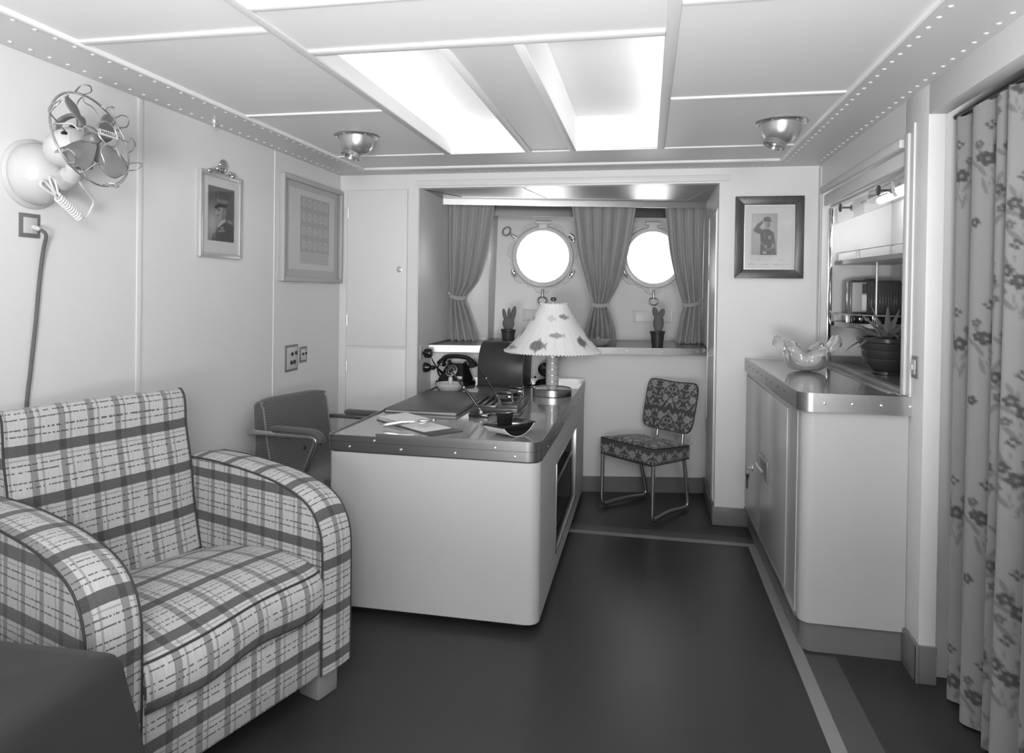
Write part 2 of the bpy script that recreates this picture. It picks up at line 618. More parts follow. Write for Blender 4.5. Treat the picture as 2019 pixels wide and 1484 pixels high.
# ---- back wall with the window recess
wb = struct('wall_back', box(-2.05, -1.436, YB, YB + 0.06, 0, 2.45), 'wall_enamel', label='pale end bulkhead around the window recess')
part('pillar', box(0.41, 2.05, YB, YB + 0.06, 0, 2.45), 'wall_enamel', wb)
part('lintel', box(-1.436, 0.41, YB, YB + 0.06, 2.012, 2.45), 'wall_enamel', wb)
struct('trim_1', box(-1.459, 0.472, YB - 0.010, YB, 2.019, 2.056), 'wall_enamel', bevel=0.003, label='flat cover board above the window recess')
struct('trim_2', box(-1.436, 0.41, YB - 0.003, YB + 0.06, 2.008, 2.013), 'bead_enamel', label='thin metal edging of the recess top')
struct('baseboard_back', box(0.40, 0.60, YB - 0.013, YB, 0, 0.108), 'skirting', bevel=0.004, label='dark skirting on the pillar beside the counter')
struct('wall_recess_left', box(-1.49, -1.436, YB + 0.06, 5.6, 0, 2.45), 'recess_enamel', label='left cheek of the window recess')
struct('wall_recess_right', box(0.41, 0.46, YB + 0.06, 5.9, 0, 2.45), 'recess_enamel', label='right cheek of the window recess')
struct('wall_recess_back', skew_box(-1.44, 0.415, 4.476, 4.52, 0, 0.955), 'wall_enamel', label='panel below the window sill')
struct('baseboard_recess', skew_box(-1.436, 0.41, 4.464, 4.476, 0, 0.103), 'skirting', label='dark skirting below the window sill')
struct('baseboard_right', box(0.398, 0.41, YB - 0.012, 4.80, 0, 0.108), 'skirting', bevel=0.003, label='dark skirting on the right cheek of the recess')

# sill
sill = struct('window_sill', skew_box(-1.436, 0.41, 4.425, 5.30, 0.955, 0.986), 'sill_lino', label='grey window sill with aluminium edging')
part('edging', skew_box(-1.434, 0.408, 4.418, 4.425, 0.942, 0.988), 'aluminium_x', sill)
part('edging', box(-1.436, -1.430, 4.36, 5.0, 0.986, 0.996), 'sill_lino', sill)
part('edging', box(0.404, 0.41, 4.75, 5.4, 0.986, 0.996), 'sill_lino', sill)
scr = MB().lathe([(0.0045, 0), (0.004, 0.002), (0.0015, 0.003)], 10, axis=(0, -1, 0)).mesh('screw')
for i in range(8):
    x = -1.30 + i * 0.235
    part('screw', scr, 'bolt_metal', sill, loc=(x, sy(x, 4.418), 0.966))

# soffit and pelmet
mbs = MB().hexa([(-1.436, YB + 0.06, 2.012), (0.41, YB + 0.06, 2.012), (0.41, sy(0.41, 4.72), 2.012), (-1.436, sy(-1.436, 4.72), 2.012),
                 (-1.436, YB + 0.06, 2.03), (0.41, YB + 0.06, 2.03), (0.41, sy(0.41, 4.72), 2.03), (-1.436, sy(-1.436, 4.72), 2.03)])
sof = struct('trim_3', mbs, 'soffit_metal', label='polished metal soffit of the window recess')
def sof_strip(a, b, w=0.008):
    a, b = Vector(a), Vector(b)
    d = (b - a).normalized(); n = Vector((-d.y, d.x, 0)) * w
    return MB().hexa([a - n, b - n, b + n, a + n, a - n + Vector((0, 0, .004)), b - n + Vector((0, 0, .004)), b + n + Vector((0, 0, .004)), a + n + Vector((0, 0, .004))])
zz = 2.009
for a, b in (((-1.43, 4.25, zz), (-1.28, sy(-1.28, 4.60), zz)), ((-1.28, sy(-1.28, 4.60), zz), (0.27, sy(0.27, 4.60), zz)), ((0.27, sy(0.27, 4.60), zz), (0.40, 4.25, zz)),
             ((-0.78, 4.22, zz), (-0.70, sy(-0.70, 4.60), zz))):
    part('soffit_strip', sof_strip(a, b, 0.004), 'aluminium_x', sof)
struct('trim_4', skew_box(-1.436, 0.41, 4.71, 4.722, 1.970, 2.012), 'aluminium_x', label='bright aluminium pelmet strip above the curtains')
struct('trim_5', skew_box(-1.436, 0.41, 5.02, 5.03, 1.93, 2.03), 'dark_metal', label='dark curtain rail board in the recess')

# ship's side with two portholes
HX = Vector((1, SK, 0)).normalized()
HN = Vector((-SK, 1, -0.1)).normalized()
HZ = HX.cross(HN)
HM = Matrix((HX, HN, HZ)).transposed().to_4x4()
HM.translation = Vector((-1.19, 5.25, 0.986))
HOLES = ((0.3865, 0.652), (1.266, 0.656))
def hull_panel():
    mb = MB(); rh = 0.212; N = 48; q = 0.30
    def rect(s0, s1, h0, h1):
        mb.box(s0, s1, 0, 0.05, h0, h1)
    s_lo, s_hi, h_lo, h_hi = -0.30, 1.72, -0.05, 1.50
    hm = 0.654
    rect(s_lo, s_hi, h_lo, hm - q); rect(s_lo, s_hi, hm + q, h_hi)
    edges = [s_lo]
    for s, h in HOLES:
        rect(edges[-1], s - q, hm - q, hm + q)
        edges.append(s + q)
        sq, ci = [], []
        for i in range(N):
            a = 2 * PI * i / N
            c, sn = math.cos(a), math.sin(a)
            k2 = q / max(abs(c), abs(sn))
            sq.append((s + c * k2, hm + sn * k2)); ci.append((s + c * rh, h + sn * rh))
        vs = [(p[0], 0, p[1]) for p in sq] + [(p[0], 0, p[1]) for p in ci] + [(p[0], .05, p[1]) for p in ci] + [(p[0], .05, p[1]) for p in sq]
        fs = []
        for i in range(N):
            j = (i + 1) % N
            fs += [(i, j, N + j, N + i), (N + i, N + j, 2 * N + j, 2 * N + i), (2 * N + i, 2 * N + j, 3 * N + j, 3 * N + i)]
        mb.add(vs, fs)
    rect(edges[-1], s_hi, hm - q, hm + q)
    return mb
hull = struct('wall_window', hull_panel().mesh('wall_window', smooth=False), 'hull_enamel', label='white ship side with two portholes')
hull.matrix_world = HM
struct('wall_recess_casing', skew_box(-1.44, -1.185, 5.05, 5.45, 0.986, 2.03), 'hull_enamel', bevel=0.004, label='boxed casing behind the left curtain')
struct('trim_6', skew_box(-1.40, -1.20, 5.040, 5.05, 0.986, 1.000), 'bead_enamel', label='aluminium foot strip of the boxed casing')
for n_, lb_, (s0, s1) in (('trim_7', 'low cover box on the ship side behind the lampshade', (0.235, 0.42)), ('trim_8', 'low cover box on the ship side behind the two-eared cactus', (1.116, 1.424))):
    o = struct(n_, box(s0, s1, -0.014, 0, 0.142, 0.232), 'hull_enamel', bevel=0.005, label=lb_)
    o.matrix_world = HM
    for e in (s0 - 0.003, s1 - 0.015):
        part('cover_cap', box(e, e + 0.018, -0.018, 0, 0.138, 0.236), 'hull_enamel', o, bevel=0.004)

def porthole(name, s, h, label, wings):
    root = blank(name, label)
    root.matrix_world = HM @ Matrix.Translation((s, 0, h))
    # scalloped flange
    N = 160; rin = 0.212
    mb = MB()
    def ro(a):
        return 0.272 + 0.018 * math.tanh(2.4 * math.cos(7 * a - PI / 2))
    lay = []
    for y in (0.0, -0.020):
        lay.append([(math.cos(2 * PI * i / N) * ro(2 * PI * i / N), y, math.sin(2 * PI * i / N) * ro(2 * PI * i / N)) for i in range(N)])
    inner = [[(math.cos(2 * PI * i / N) * rin, y, math.sin(2 * PI * i / N) * rin) for i in range(N)] for y in (0.0, -0.020)]
    vs = lay[0] + lay[1] + inner[1] + inner[0]
    fs = []
    for k2 in range(3):
        for i in range(N):
            j = (i + 1) % N
            fs.append((k2 * N + i, k2 * N + j, (k2 + 1) * N + j, (k2 + 1) * N + i))
    mb.add(vs, fs)
    part('flange', mb, 'plate_enamel', root)
    bolt = MB().lathe([(0.010, 0), (0.009, 0.004), (0.004, 0.006)], 10, axis=(0, -1, 0)).mesh('flange_bolt')
    for i in range(14):
        a = 2 * PI * (i + 0.5) / 14
        part('flange_bolt', bolt, 'hull_enamel', root, loc=(math.cos(a) * 0.259, -0.020, math.sin(a) * 0.259))
    part('frame_ring', MB().lathe([(0.246, 0.008), (0.248, 0.030), (0.240, 0.045), (0.222, 0.050), (0.212, 0.046), (0.207, 0.036), (0.207, 0.0), (0.246, 0.0), (0.246, 0.008)], 72, axis=(0, -1, 0), cap=False), 'hull_enamel', root)
    part('gasket_ring', MB().lathe([(0.214, 0.046), (0.212, 0.052), (0.208, 0.050), (0.207, 0.042)], 72, axis=(0, -1, 0), cap=False), 'bolt_metal', root)
    part('pane', MB().lathe([(0.2085, -0.002), (0.2085, 0.004)], 64, axis=(0, -1, 0)), 'porthole_glass', root)
    hg = part('hinge', box(-0.036, 0.036, -0.055, 0, 0.225, 0.290), 'hull_enamel', root, bevel=0.008)
    part('hinge_pin', MB().tube([(-0.060, -0.045, 0.275), (0.060, -0.045, 0.275)], 0.014, 14), 'hull_enamel', hg)
    for ang, kind in wings:
        a = R(ang)
        e = Vector((math.cos(a), 0, math.sin(a)))
        t = Vector((-e.z, 0, e.x))
        lug = part('lug', MB().hexa([(e * 0.225 + t * w + Vector((0, y, 0))) if q == 0 else (e * 0.285 + t * w * 0.8 + Vector((0, y, 0)))
                                       for y in (0, -0.034) for q, w in ((0, -0.026), (1, -0.026), (1, 0.026), (0, 0.026))]), 'hull_enamel', root, bevel=0.005)
        if kind == 'wing':
            d = part('clamp_screw', MB().tube([e * 0.262 + Vector((0, -0.044, 0)), e * 0.305 + Vector((0, -0.05, 0)), e * 0.325 + Vector((0, -0.05, 0))], [0.0115, 0.010, 0.007], 12), 'tube_metal', root)
            ring = [e * (0.352 + 0.028 * math.cos(2 * PI * i / 24)) + t * (0.036 * math.sin(2 * PI * i / 24)) + Vector((0, -0.05, 0)) for i in range(24)]
            part('ring_handle', MB().tube(ring, 0.0062, 8, closed=True), 'tube_metal', d)
        else:
            d = part('clamp_screw', MB().tube([e * 0.268 + Vector((0, -0.02, 0)), e * 0.268 + Vector((0, -0.08, 0))], [0.012, 0.008], 12), 'tube_metal', root)
            ring = [e * (0.268) + t * (0.030 * math.sin(2 * PI * i / 20)) + e * (0.010 * math.cos(2 * PI * i / 20)) + Vector((0, -0.085 - 0.022 * math.cos(2 * PI * i / 20), 0)) for i in range(20)]
            part('ring_handle', MB().tube(ring, 0.006, 8, closed=True), 'tube_metal', d)
    return root
porthole('window_1', HOLES[0][0], HOLES[0][1], 'left porthole with brass clamps between the left and middle curtains', ((146, 'wing'), (270, 'wing'), (212, 'dog'), (328, 'dog'), (33, 'dog')))
porthole('window_2', HOLES[1][0], HOLES[1][1], 'right porthole partly hidden by the right curtain', ((270, 'wing'), (212, 'dog'), (328, 'dog'), (33, 'dog'), (146, 'dog')))

# cheek cupboard door in the recess
dr = struct('door_1', box(0.402, 0.41, 4.175, 4.66, 0.125, 1.865), 'plate_enamel', bevel=0.002, label='flush grey door in the right cheek of the recess')
for a in ((0.398, 0.402, 4.648, 4.656, 0.135, 1.855), (0.398, 0.402, 4.180, 4.188, 0.135, 1.855), (0.398, 0.402, 4.180, 4.656, 1.850, 1.857)):
    part('edge_strip', box(*a), 'frame_silver', dr)
part('door_knob', MB().lathe([(0.004, 0), (0.005, 0.018), (0.013, 0.022), (0.014, 0.030), (0.006, 0.036)], 16, c=(0.402, 4.625, 0.985), axis=(-1, 0, 0)), 'bolt_metal', dr)
part('door_knob', MB().lathe([(0.004, 0), (0.005, 0.015), (0.012, 0.018), (0.013, 0.026), (0.006, 0.030)], 16, c=(0.402, 4.262, 0.985), axis=(-1, 0, 0)), 'bolt_metal', dr)
for z in (0.45, 1.45):
    part('hinge', MB().tube([(0.399, 4.640, z), (0.399, 4.640, z + 0.09)], 0.004, 8), 'frame_silver', dr)

# ---- ceiling
ceil = struct('ceiling', box(-2.05, 2.05, -1.9, 6.2, 2.45, 2.5), 'ceiling_enamel', label='panelled white ceiling with two light wells')
def panel(x0, x1, y0, y1):
    part('ceiling_panel', box(x0 + 0.001, x1 - 0.001, y0 + 0.001, y1 - 0.001, 2.100, 2.115), 'ceiling_enamel', ceil)
rows = [-1.8, -0.85, 0.03, 0.91, 1.79, 2.67, 3.55]
for a, b in zip(rows[:-1], rows[1:]):
    panel(-1.72, -1.068, a, b); panel(0.06, 0.71, a, b)
panel(-1.72, 0.71, 3.55, 3.92)
panel(-1.068, 0.06, 1.645, 1.98); panel(-1.068, 0.06, -1.8, 0.08)
panel(-0.622, -0.39, 1.98, 3.55); panel(-0.622, -0.39, 0.08, 1.645)
def strip(x0, x1, y0, y1):
    part('ceiling_strip', box(x0, x1, y0, y1, 2.0925, 2.101), 'ceiling_enamel', ceil, bevel=0.003)
for a in ((-1.086, -1.052), (0.042, 0.078)):
    strip(a[0], a[1], -1.8, 3.55)
for a in ((-0.642, -0.607), (-0.405, -0.373)):
    strip(a[0], a[1], 2.005, 3.55); strip(a[0], a[1], 0.08, 1.645)
for y in (-0.85, 0.03, 0.91, 1.79, 2.67):
    strip(-1.72, -1.086, y - 0.015, y + 0.015); strip(0.078, 0.71, y - 0.015, y + 0.015)
strip(-1.72, 0.71, 3.545, 3.572)
strip(-1.052, 0.042, 1.965, 2.005); strip(-1.052, 0.042, 1.635, 1.66); strip(-1.052, 0.042, 0.06, 0.09)
def well(x_in, x_lip, x_out, y0, y1):
    """light well: open below, lip and lamp trough along its outer side"""
    zt, zl = 2.272, 2.157
    s = 1 if x_out > x_in else -1
    root = part('light_well', box(x_in - s * 0.02, x_out, y0 - 0.02, y1 + 0.02, zt, zt + 0.02), 'well_white', ceil)
    part('well_side', box(x_in - s * 0.02, x_in, y0, y1, 2.101, zt), 'well_white', root)
    part('well_end', box(x_in - s * 0.02, x_out, y1, y1 + 0.02, 2.101, zt), 'well_white', root)
    part('well_end', box(x_in - s * 0.02, x_out, y0 - 0.02, y0, 2.101, zt), 'well_white', root)
    part('well_lip', box(x_lip, x_lip + s * 0.012, y0, y1, 2.095, zl), 'well_white', root)
    part('trough_floor', box(x_lip + s * 0.012, x_out, y0, y1, zl - 0.03, zl - 0.02), 'well_white', root)
    part('trough_side', box(x_out, x_out + s * 0.02, y0 - 0.02, y1 + 0.02, zl - 0.03, zt + 0.02), 'well_white', root)
for y0, y1 in ((2.006, 3.544), (0.09, 1.634)):
    well(-0.641, -1.053, -1.24, y0, y1)
    well(-0.374, 0.043, 0.24, y0, y1)

def plate(name, a, label):
    return struct(name, box(*a), 'plate_enamel', label=label)
pl_ = plate('trim_9', (XL, -1.722, -1.8, YB, 2.097, 2.125), 'riveted plate along the left edge of the ceiling')
pr_ = plate('trim_10', (0.712, XR, -1.8, YB, 2.097, 2.125), 'riveted plate along the right edge of the ceiling')
pb_ = plate('trim_11', (-1.722, 0.712, 3.922, YB, 2.097, 2.125), 'riveted plate along the far edge of the ceiling')
part('bead', MB().tube([(-1.72, -1.8, 2.097), (-1.72, 3.92, 2.097)], 0.011, 10), 'bead_enamel', pl_)
part('bead', MB().tube([(0.71, -1.8, 2.097), (0.71, 3.92, 2.097)], 0.011, 10), 'bead_enamel', pr_)
part('bead', MB().tube([(-1.72, 3.92, 2.097), (0.71, 3.92, 2.097)], 0.011, 10), 'bead_enamel', pb_)
rv = MB().lathe([(0.0078, 0), (0.0070, 0.0024), (0.0042, 0.0040), (0.0008, 0.0046)], 10, axis=(0, 0, -1)).mesh('rivet')
for i in range(36):
    y = 1.535 + i * 0.0705
    copies(rv, 'rivet', ((-1.763, y, 2.097), (-1.927, y, 2.097)), 'plate_enamel', pl_)
for i in range(33):
    y = 1.712 + i * 0.0705
    copies(rv, 'rivet', ((0.751, y, 2.097), (0.925, y, 2.097)), 'bead_enamel', pr_)
for i in range(34):
    part('rivet', rv, 'bead_enamel', pb_, loc=(-1.67 + i * 0.0705, 4.09, 2.097))
part('hook_nut', MB().lathe([(0.013, 0), (0.013, 0.012), (0.006, 0.014), (0.006, 0.030), (0.002, 0.032)], 10, c=(-1.905, 2.715, 2.097), axis=(0, 0, -1)), 'bolt_metal', pl_)

# ---- right wall: doorway, post, hatch opening
TW = 0.035
wr = struct('wall_right', box(XR, XR + TW, -1.8, 1.45, 0, 2.45), 'wall_enamel', label='pale right bulkhead with doorway and serving hatch')
part('door_header', box(XR, XR + 0.06, 1.45, 2.61, 1.992, 2.45), 'wall_enamel', wr, bevel=0.002)
part('post', box(XR, XR + 0.055, 2.61, 2.83, 0, 2.45), 'wall_enamel', wr, bevel=0.002)
part('hatch_header', box(XR, XR + TW, 2.83, YB, 1.955, 2.45), 'wall_enamel', wr)
part('far_strip', box(XR, XR + 0.05, 4.062, YB, 0, 1.955), 'wall_enamel', wr)
part('lower_panel', box(XR, XR + TW, 2.83, 4.062, 0, 0.929), 'wall_enamel', wr)
part('cover_strip', box(XR - 0.010, XR, 2.770, 2.805, 0.985, 1.965), 'wall_enamel', wr, bevel=0.002)
part('cover_strip', box(XR - 0.006, XR, 2.724, 2.732, 0.985, 1.992), 'wall_enamel', wr)
part('cover_strip', box(XR - 0.004, XR, 4.085, YB, 0.985, 2.08), 'wall_enamel', wr)
struct('baseboard_post', box(XR - 0.012, XR, 2.595, 2.73, 0, 0.135), 'skirting', bevel=0.003, label='dark skirting on the post by the doorway')
struct('baseboard_jamb', box(XR - 0.012, XR + 0.055, 2.597, 2.61, 0, 0.132), 'skirting', bevel=0.003, label='dark skirting across the doorway jamb')
# passage behind the door curtain
struct('wall_passage', box(2.0, 2.05, -1.85, 4.2, 0, 2.45), 'wall_enamel', label='far side of the passage behind the doorway curtain')
struct('wall_passage_end', box(XR + 0.055, 2.0, 2.66, 2.70, 0, 2.45), 'wall_enamel', label='end of the passage behind the doorway curtain')
# pantry niche behind the hatch
nic = struct('wall_niche', box(1.325, 1.36, 2.70, YB, 0.9, 2.1), 'wall_enamel', label='back of the pantry niche behind the serving hatch')
part('niche_end', box(XR + 0.05, 1.325, 4.10, YB, 0.9, 2.1), 'wall_enamel', nic)
part('niche_end', box(XR + 0.055, 1.325, 2.70, 2.735, 0.9, 2.1), 'wall_enamel', nic)
part('niche_ceiling', box(XR + 0.035, 1.325, 2.735, 4.10, 1.99, 2.02), 'wall_enamel', nic)

# =================================================================== BUILT-IN FURNITURE
# ---- wall locker
lk = thing('wall_locker', 'tall white built-in locker with two doors in the far left corner', 'locker', (-1.71, YB, 0))
def L(x): return x + 1.71
part('surround', box(L(-1.955), L(-1.925), -0.006, 0, 0.10, 2.03), 'wall_enamel', lk)
part('surround', box(L(-1.497), L(-1.44), -0.006, 0, 0.10, 2.03), 'wall_enamel', lk)
part('surround', box(L(-1.925), L(-1.497), -0.006, 0, 2.003, 2.03), 'wall_enamel', lk)
d1 = part('door', box(L(-1.915), L(-1.509), -0.016, 0, 0.988, 1.997), 'wall_enamel', lk, bevel=0.003)
d2 = part('door', box(L(-1.915), L(-1.509), -0.016, 0, 0.115, 0.975), 'wall_enamel', lk, bevel=0.003)
for d, z in ((d1, 1.85), (d1, 1.155), (d2, 0.855), (d2, 0.25)):
    part('hinge', MB().tube([(L(-1.912), -0.02, z - 0.035), (L(-1.912), -0.02, z + 0.035)], 0.005, 8), 'frame_silver', d)
lockp = part('lock', MB().lathe([(0.019, 0.0), (0.019, 0.004), (0.012, 0.006), (0.012, 0.010), (0.003, 0.011)], 20, c=(L(-1.557), -0.016, 1.487), axis=(0, -1, 0)), 'frame_silver', d1)

# ---- counter cabinet
cc = thing('counter_cabinet', 'pale grey counter cabinet with metal doors along the right wall', 'cabinet', (0.585, 2.735, 0))
def rounded(x0, x1, y0, y1, r, n=8):
    """outline with the near left corner rounded"""
    pts = [(x1, y0), (x1, y1), (x0, y1)]
    for i in range(n + 1):
        a = PI + (PI / 2) * i / n
        pts.append((x0 + r + r * math.cos(a), y0 + r + r * math.sin(a)))
    return pts
W_, D_ = XR - 0.585 - 0.001, YB - 2.735 - 0.002
part('carcass', MB().prism(rounded(0.004, W_, 0.0, D_, 0.045), 'z', 0.112, 0.915), 'desk_enamel', cc, angle=50)
part('plinth', MB().prism(rounded(0.014, W_, 0.012, D_, 0.045), 'z', 0.0, 0.112), 'skirting', cc, angle=50)
part('front_frame', box(0.0, 0.004, 0.075, D_, 0.115, 0.912), 'door_satin', cc)
def cdoor(y0, y1):
    return part('door', box(-0.006, 0.0, y0, y1, 0.140, 0.888), 'door_satin', cc, bevel=0.0015)
da = cdoor(0.240, 0.872); db = cdoor(0.876, 1.400)
hp = part('handle_plate', box(-0.010, -0.006, 0.66, 0.90, 0.455, 0.555), 'mirror_grey', da, bevel=0.001)
part('handle_bar', MB().tube([(-0.026, 0.70, 0.505), (-0.030, 0.78, 0.505), (-0.026, 0.86, 0.505)], 0.006, 8), 'bolt_metal', da)
part('handle_recess', box(-0.0105, -0.0095, 0.69, 0.87, 0.468, 0.542), 'dark_metal', da)
part('lock', MB().lathe([(0.018, 0), (0.017, 0.004), (0.008, 0.006), (0.003, 0.008)], 16, c=(-0.006, 1.13, 0.415), axis=(-1, 0, 0)), 'bolt_metal', db)
part('bottom_edge', box(-0.008, 0.002, 0.05, D_, 0.112, 0.122), 'aluminium_y', cc)
kr = thing('key_ring', 'bunch of keys hanging from the counter cabinet lock', 'keys', (0.570, 3.865, 0.415))
part('key', MB().tube([(0.009, 0, 0), (-0.014, 0, 0)], 0.004, 8).ball((-0.018, 0, 0), (0.003, 0.013, 0.011), 12, 8), 'frame_silver', kr)
part('ring', MB().tube([(-0.016, 0.016 * math.cos(a * PI / 10), -0.022 + 0.016 * math.sin(a * PI / 10)) for a in range(20)], 0.0022, 6, closed=True), 'frame_silver', kr)
part('hanging_key', MB().tube([(-0.016, 0, -0.036), (-0.016, 0.004, -0.060), (-0.016, 0.004, -0.115)], [0.011, 0.005, 0.004], 8), 'dark_metal', kr)

# worktop running through the hatch
def top_outline(g=0.0, r=0.05):
    x0, y0 = 0.572 - g, 2.716 - g
    pts = [(XR - 0.002, y0), (XR - 0.002, 2.832), (1.32, 2.832), (1.32, 4.058), (XR - 0.002, 4.058), (XR - 0.002, YB - 0.002), (x0, YB - 0.002)]
    for i in range(9):
        a = PI + (PI / 2) * i / 8
        pts.append((x0 + r + r * math.cos(a), y0 + r + r * math.sin(a)))
    return pts
wt = thing('worktop', 'glossy grey worktop with riveted metal edge running through the serving hatch', 'worktop', (0, 0, 0))
part('slab', MB().prism(top_outline(), 'z', 0.93, 0.984), 'desk_lino', wt, angle=50)
def edge_band(path, z0, z1, th):
    """thin upright strip following a path"""
    mb = MB()
    P = [Vector((p[0], p[1], 0)) for p in path]
    for i in range(len(P) - 1):
        pass
    nr = []
    for i in range(len(P)):
        t = (P[min(i + 1, len(P) - 1)] - P[max(i - 1, 0)]).normalized()
        nr.append(Vector((t.y, -t.x, 0)))
    vs = []
    for p, n in zip(P, nr):
        for o, z in ((0, z0), (0, z1), (th, z1), (th, z0)):
            vs.append((p.x + n.x * o, p.y + n.y * o, z))
    fs = []
    for i in range(len(P) - 1):
        for j in range(4):
            fs.append((i * 4 + j, i * 4 + (j + 1) % 4, (i + 1) * 4 + (j + 1) % 4, (i + 1) * 4 + j))
    fs += [(0, 1, 2, 3), tuple((len(P) - 1) * 4 + j for j in (3, 2, 1, 0))]
    return mb.add(vs, fs)
arc = [(0.572 + 0.05 + 0.05 * math.cos(PI + PI / 2 * i / 8), 2.716 + 0.05 + 0.05 * math.sin(PI + PI / 2 * i / 8)) for i in range(9)]
part('edge_band', edge_band([(0.572, YB - 0.002)] + arc + [(0.985, 2.716)], 0.918, 0.988, 0.004), 'aluminium_y', wt, angle=50)
for x in (0.66, 0.757, 0.855, 0.952):
    part('screw', MB().lathe([(0.0055, 0), (0.005, 0.003), (0.002, 0.004)], 12, c=(x, 2.712, 0.952), axis=(0, -1, 0)), 'bolt_metal', wt)
scr2 = MB().lathe([(0.0045, 0), (0.004, 0.002), (0.001, 0.003)], 8, axis=(-1, 0, 0)).mesh('screw')
for i in range(9):
    part('screw', scr2, 'dark_metal', wt, loc=(0.568, 2.85 + i * 0.14, 0.955))
part('hatch_track', box(0.915, 0.945, 2.84, 4.05, 0.984, 0.9875), 'mirror_grey', wt, bevel=0.001)
part('hatch_track', box(0.965, 1.005, 2.84, 4.05, 0.984, 0.996), 'mirror_grey', wt, bevel=0.001)
part('back_strip', box(1.012, 1.318, 4.050, 4.056, 0.984, 1.022), 'aluminium_x', wt)
part('corner_strip', box(0.958, 0.985, 2.70, 2.714, 0.985, 1.0), 'aluminium_x', wt)
# ---- hatch surround and glass hatch
hs = thing('hatch_surround', 'stepped frame boards above and beside the serving hatch', 'hatch frame', (XR, 3.45, 1.0))
part('fascia', box(-0.018, 0.0, -0.615, 0.605, 0.923, 0.955), 'plate_enamel', hs, bevel=0.002)
part('lower_fascia', box(0.008, 0.030, -0.615, 0.610, 0.858, 0.915), 'wall_enamel', hs, bevel=0.002)
part('rail', box(0.036, 0.046, -0.612, 0.600, 0.842, 0.858), 'frame_silver', hs)
part('side_channel', box(0.030, 0.052, 0.590, 0.610, -0.004, 0.842), 'chrome', hs, bevel=0.001)
gh = thing('glass_hatch', 'raised glass hatch pane with two round knobs above the niche', 'hatch', (1.012, 3.45, 1.75))
part('pane', box(-0.003, 0.003, -0.60, 0.585, 0.0, 0.098), 'glass', gh)
for y in (0.34, -0.25):
    kn = part('knob', MB().lathe([(0.005, 0), (0.005, 0.022), (0.022, 0.026), (0.024, 0.030), (0.018, 0.034), (0.002, 0.035)], 20, c=(-0.003, y, 0.064), axis=(-1, 0, 0)), 'dark_metal', gh)
    part('rear_knob', MB().lathe([(0.005, 0), (0.005, 0.014), (0.014, 0.018), (0.014, 0.024), (0.002, 0.026)], 16, c=(0.003, y, 0.064), axis=(1, 0, 0)), 'dark_metal', kn)
part('catch', MB().tube([(-0.004, 0.00, 0.050), (-0.012, 0.02, 0.055), (-0.012, 0.05, 0.050)], 0.006, 8), 'fitting_white', gh)
part('hook', MB().tube([(-0.004, -0.385, 0.02), (-0.016, -0.385, 0.035), (-0.016, -0.37, 0.08)], 0.007, 8), 'fitting_white', gh)
# niche lamp
nl = thing('niche_lamp', 'glowing tube lamp in a white shade at the top of the niche', 'lamp', (1.215, 3.58, 1.845))
part('shade', MB().prism([(-0.05, 0.09), (0.05, 0.09), (0.055, 0.03), (0.045, 0.03), (0.04, 0.07), (-0.04, 0.07), (-0.045, 0.03), (-0.055, 0.03)], 'y', -0.36, 0.36), 'fitting_white', nl)
part('tube', MB().tube([(0, -0.34, 0.02), (0, 0.34, 0.02)], 0.018, 14), 'tube_light', nl)

# niche shelves with glass rails
def shelf(front, zb, th, label, cat='shelf'):
    s = thing('niche_shelf', label, cat, (1.2, 3.7, zb))
    F = [Vector((x - 1.2, y - 3.7, 0)) for x, y in front]
    poly = [(p.x, p.y) for p in F] + [(0.123, F[-1].y), (0.123, F[0].y)]
    part('board', MB().prism(poly, 'z', 0, th), 'wall_enamel', s, angle=30)
    part('edge_band', edge_band([(p.x, p.y) for p in F], -0.001, th + 0.001, -0.003 if F[0].y < F[-1].y else 0.003), 'aluminium_y', s)
    n = 4
    path = [p + Vector((0.012, 0, th + 0.045)) for p in F]
    part('gallery_rail', MB().tube(path, 0.0035, 8), 'frame_silver', s)
    for i in range(n):
        t = i / (n - 1) * (len(F) - 1) * 0.985 + 0.02
        i0 = min(int(t), len(F) - 2)
        p = F[i0].lerp(F[i0 + 1], t - i0)
        part('gallery_post', box(p.x + 0.008, p.x + 0.014, p.y - 0.02, p.y + 0.02, th, th + 0.046), 'glass' if 0 < i < n - 1 else 'frame_silver', s)
    return s
shelf([(1.037, 4.095), (1.057, 3.88), (1.078, 3.666), (1.116, 3.301), (1.135, 3.12)], 1.530, 0.020, 'upper niche shelf with a thin guard rail and nothing on it')
shelf([(1.02, 4.095), (1.025, 3.95), (1.045, 3.84), (1.10, 3.765), (1.20, 3.725), (1.318, 3.71)], 1.192, 0.020, 'lower curved niche shelf carrying the radio')
part('strut', MB().tube([(-0.048, 0.06, -0.317), (-0.048, 0.06, 0.0)], 0.005, 8), 'bolt_metal', [o for o in COL.objects if o.name == 'niche_shelf'][0])

# ---- desk
DX0, DX1, DY0 = -1.296, -0.402, 2.632
def desk_back(x): return 4.575 + 0.2 * (x + 0.402)
dk = thing('desk', 'large pale grey office desk with metal-edged top and open side shelves', 'desk', (DX0, DY0, 0))
def dl(x, y): return (x - DX0, y - DY0)
def desk_outline(g, r, near_l=0.02):
    x0, x1, y0 = DX0 - g, DX1 + g, DY0 - g
    pts = []
    for i in range(9):
        a = -PI / 2 + (PI / 2) * i / 8
        pts.append((x1 - r + r * math.cos(a), y0 + r + r * math.sin(a)))
    pts += [(x1, desk_back(x1) + 0.0), (x0, desk_back(x0))]
    for i in range(5):
        a = PI + (PI / 2) * i / 4
        pts.append((x0 + near_l + near_l * math.cos(a), y0 + near_l + near_l * math.sin(a)))
    return [dl(*p) for p in pts]
WD = DX1 - DX0
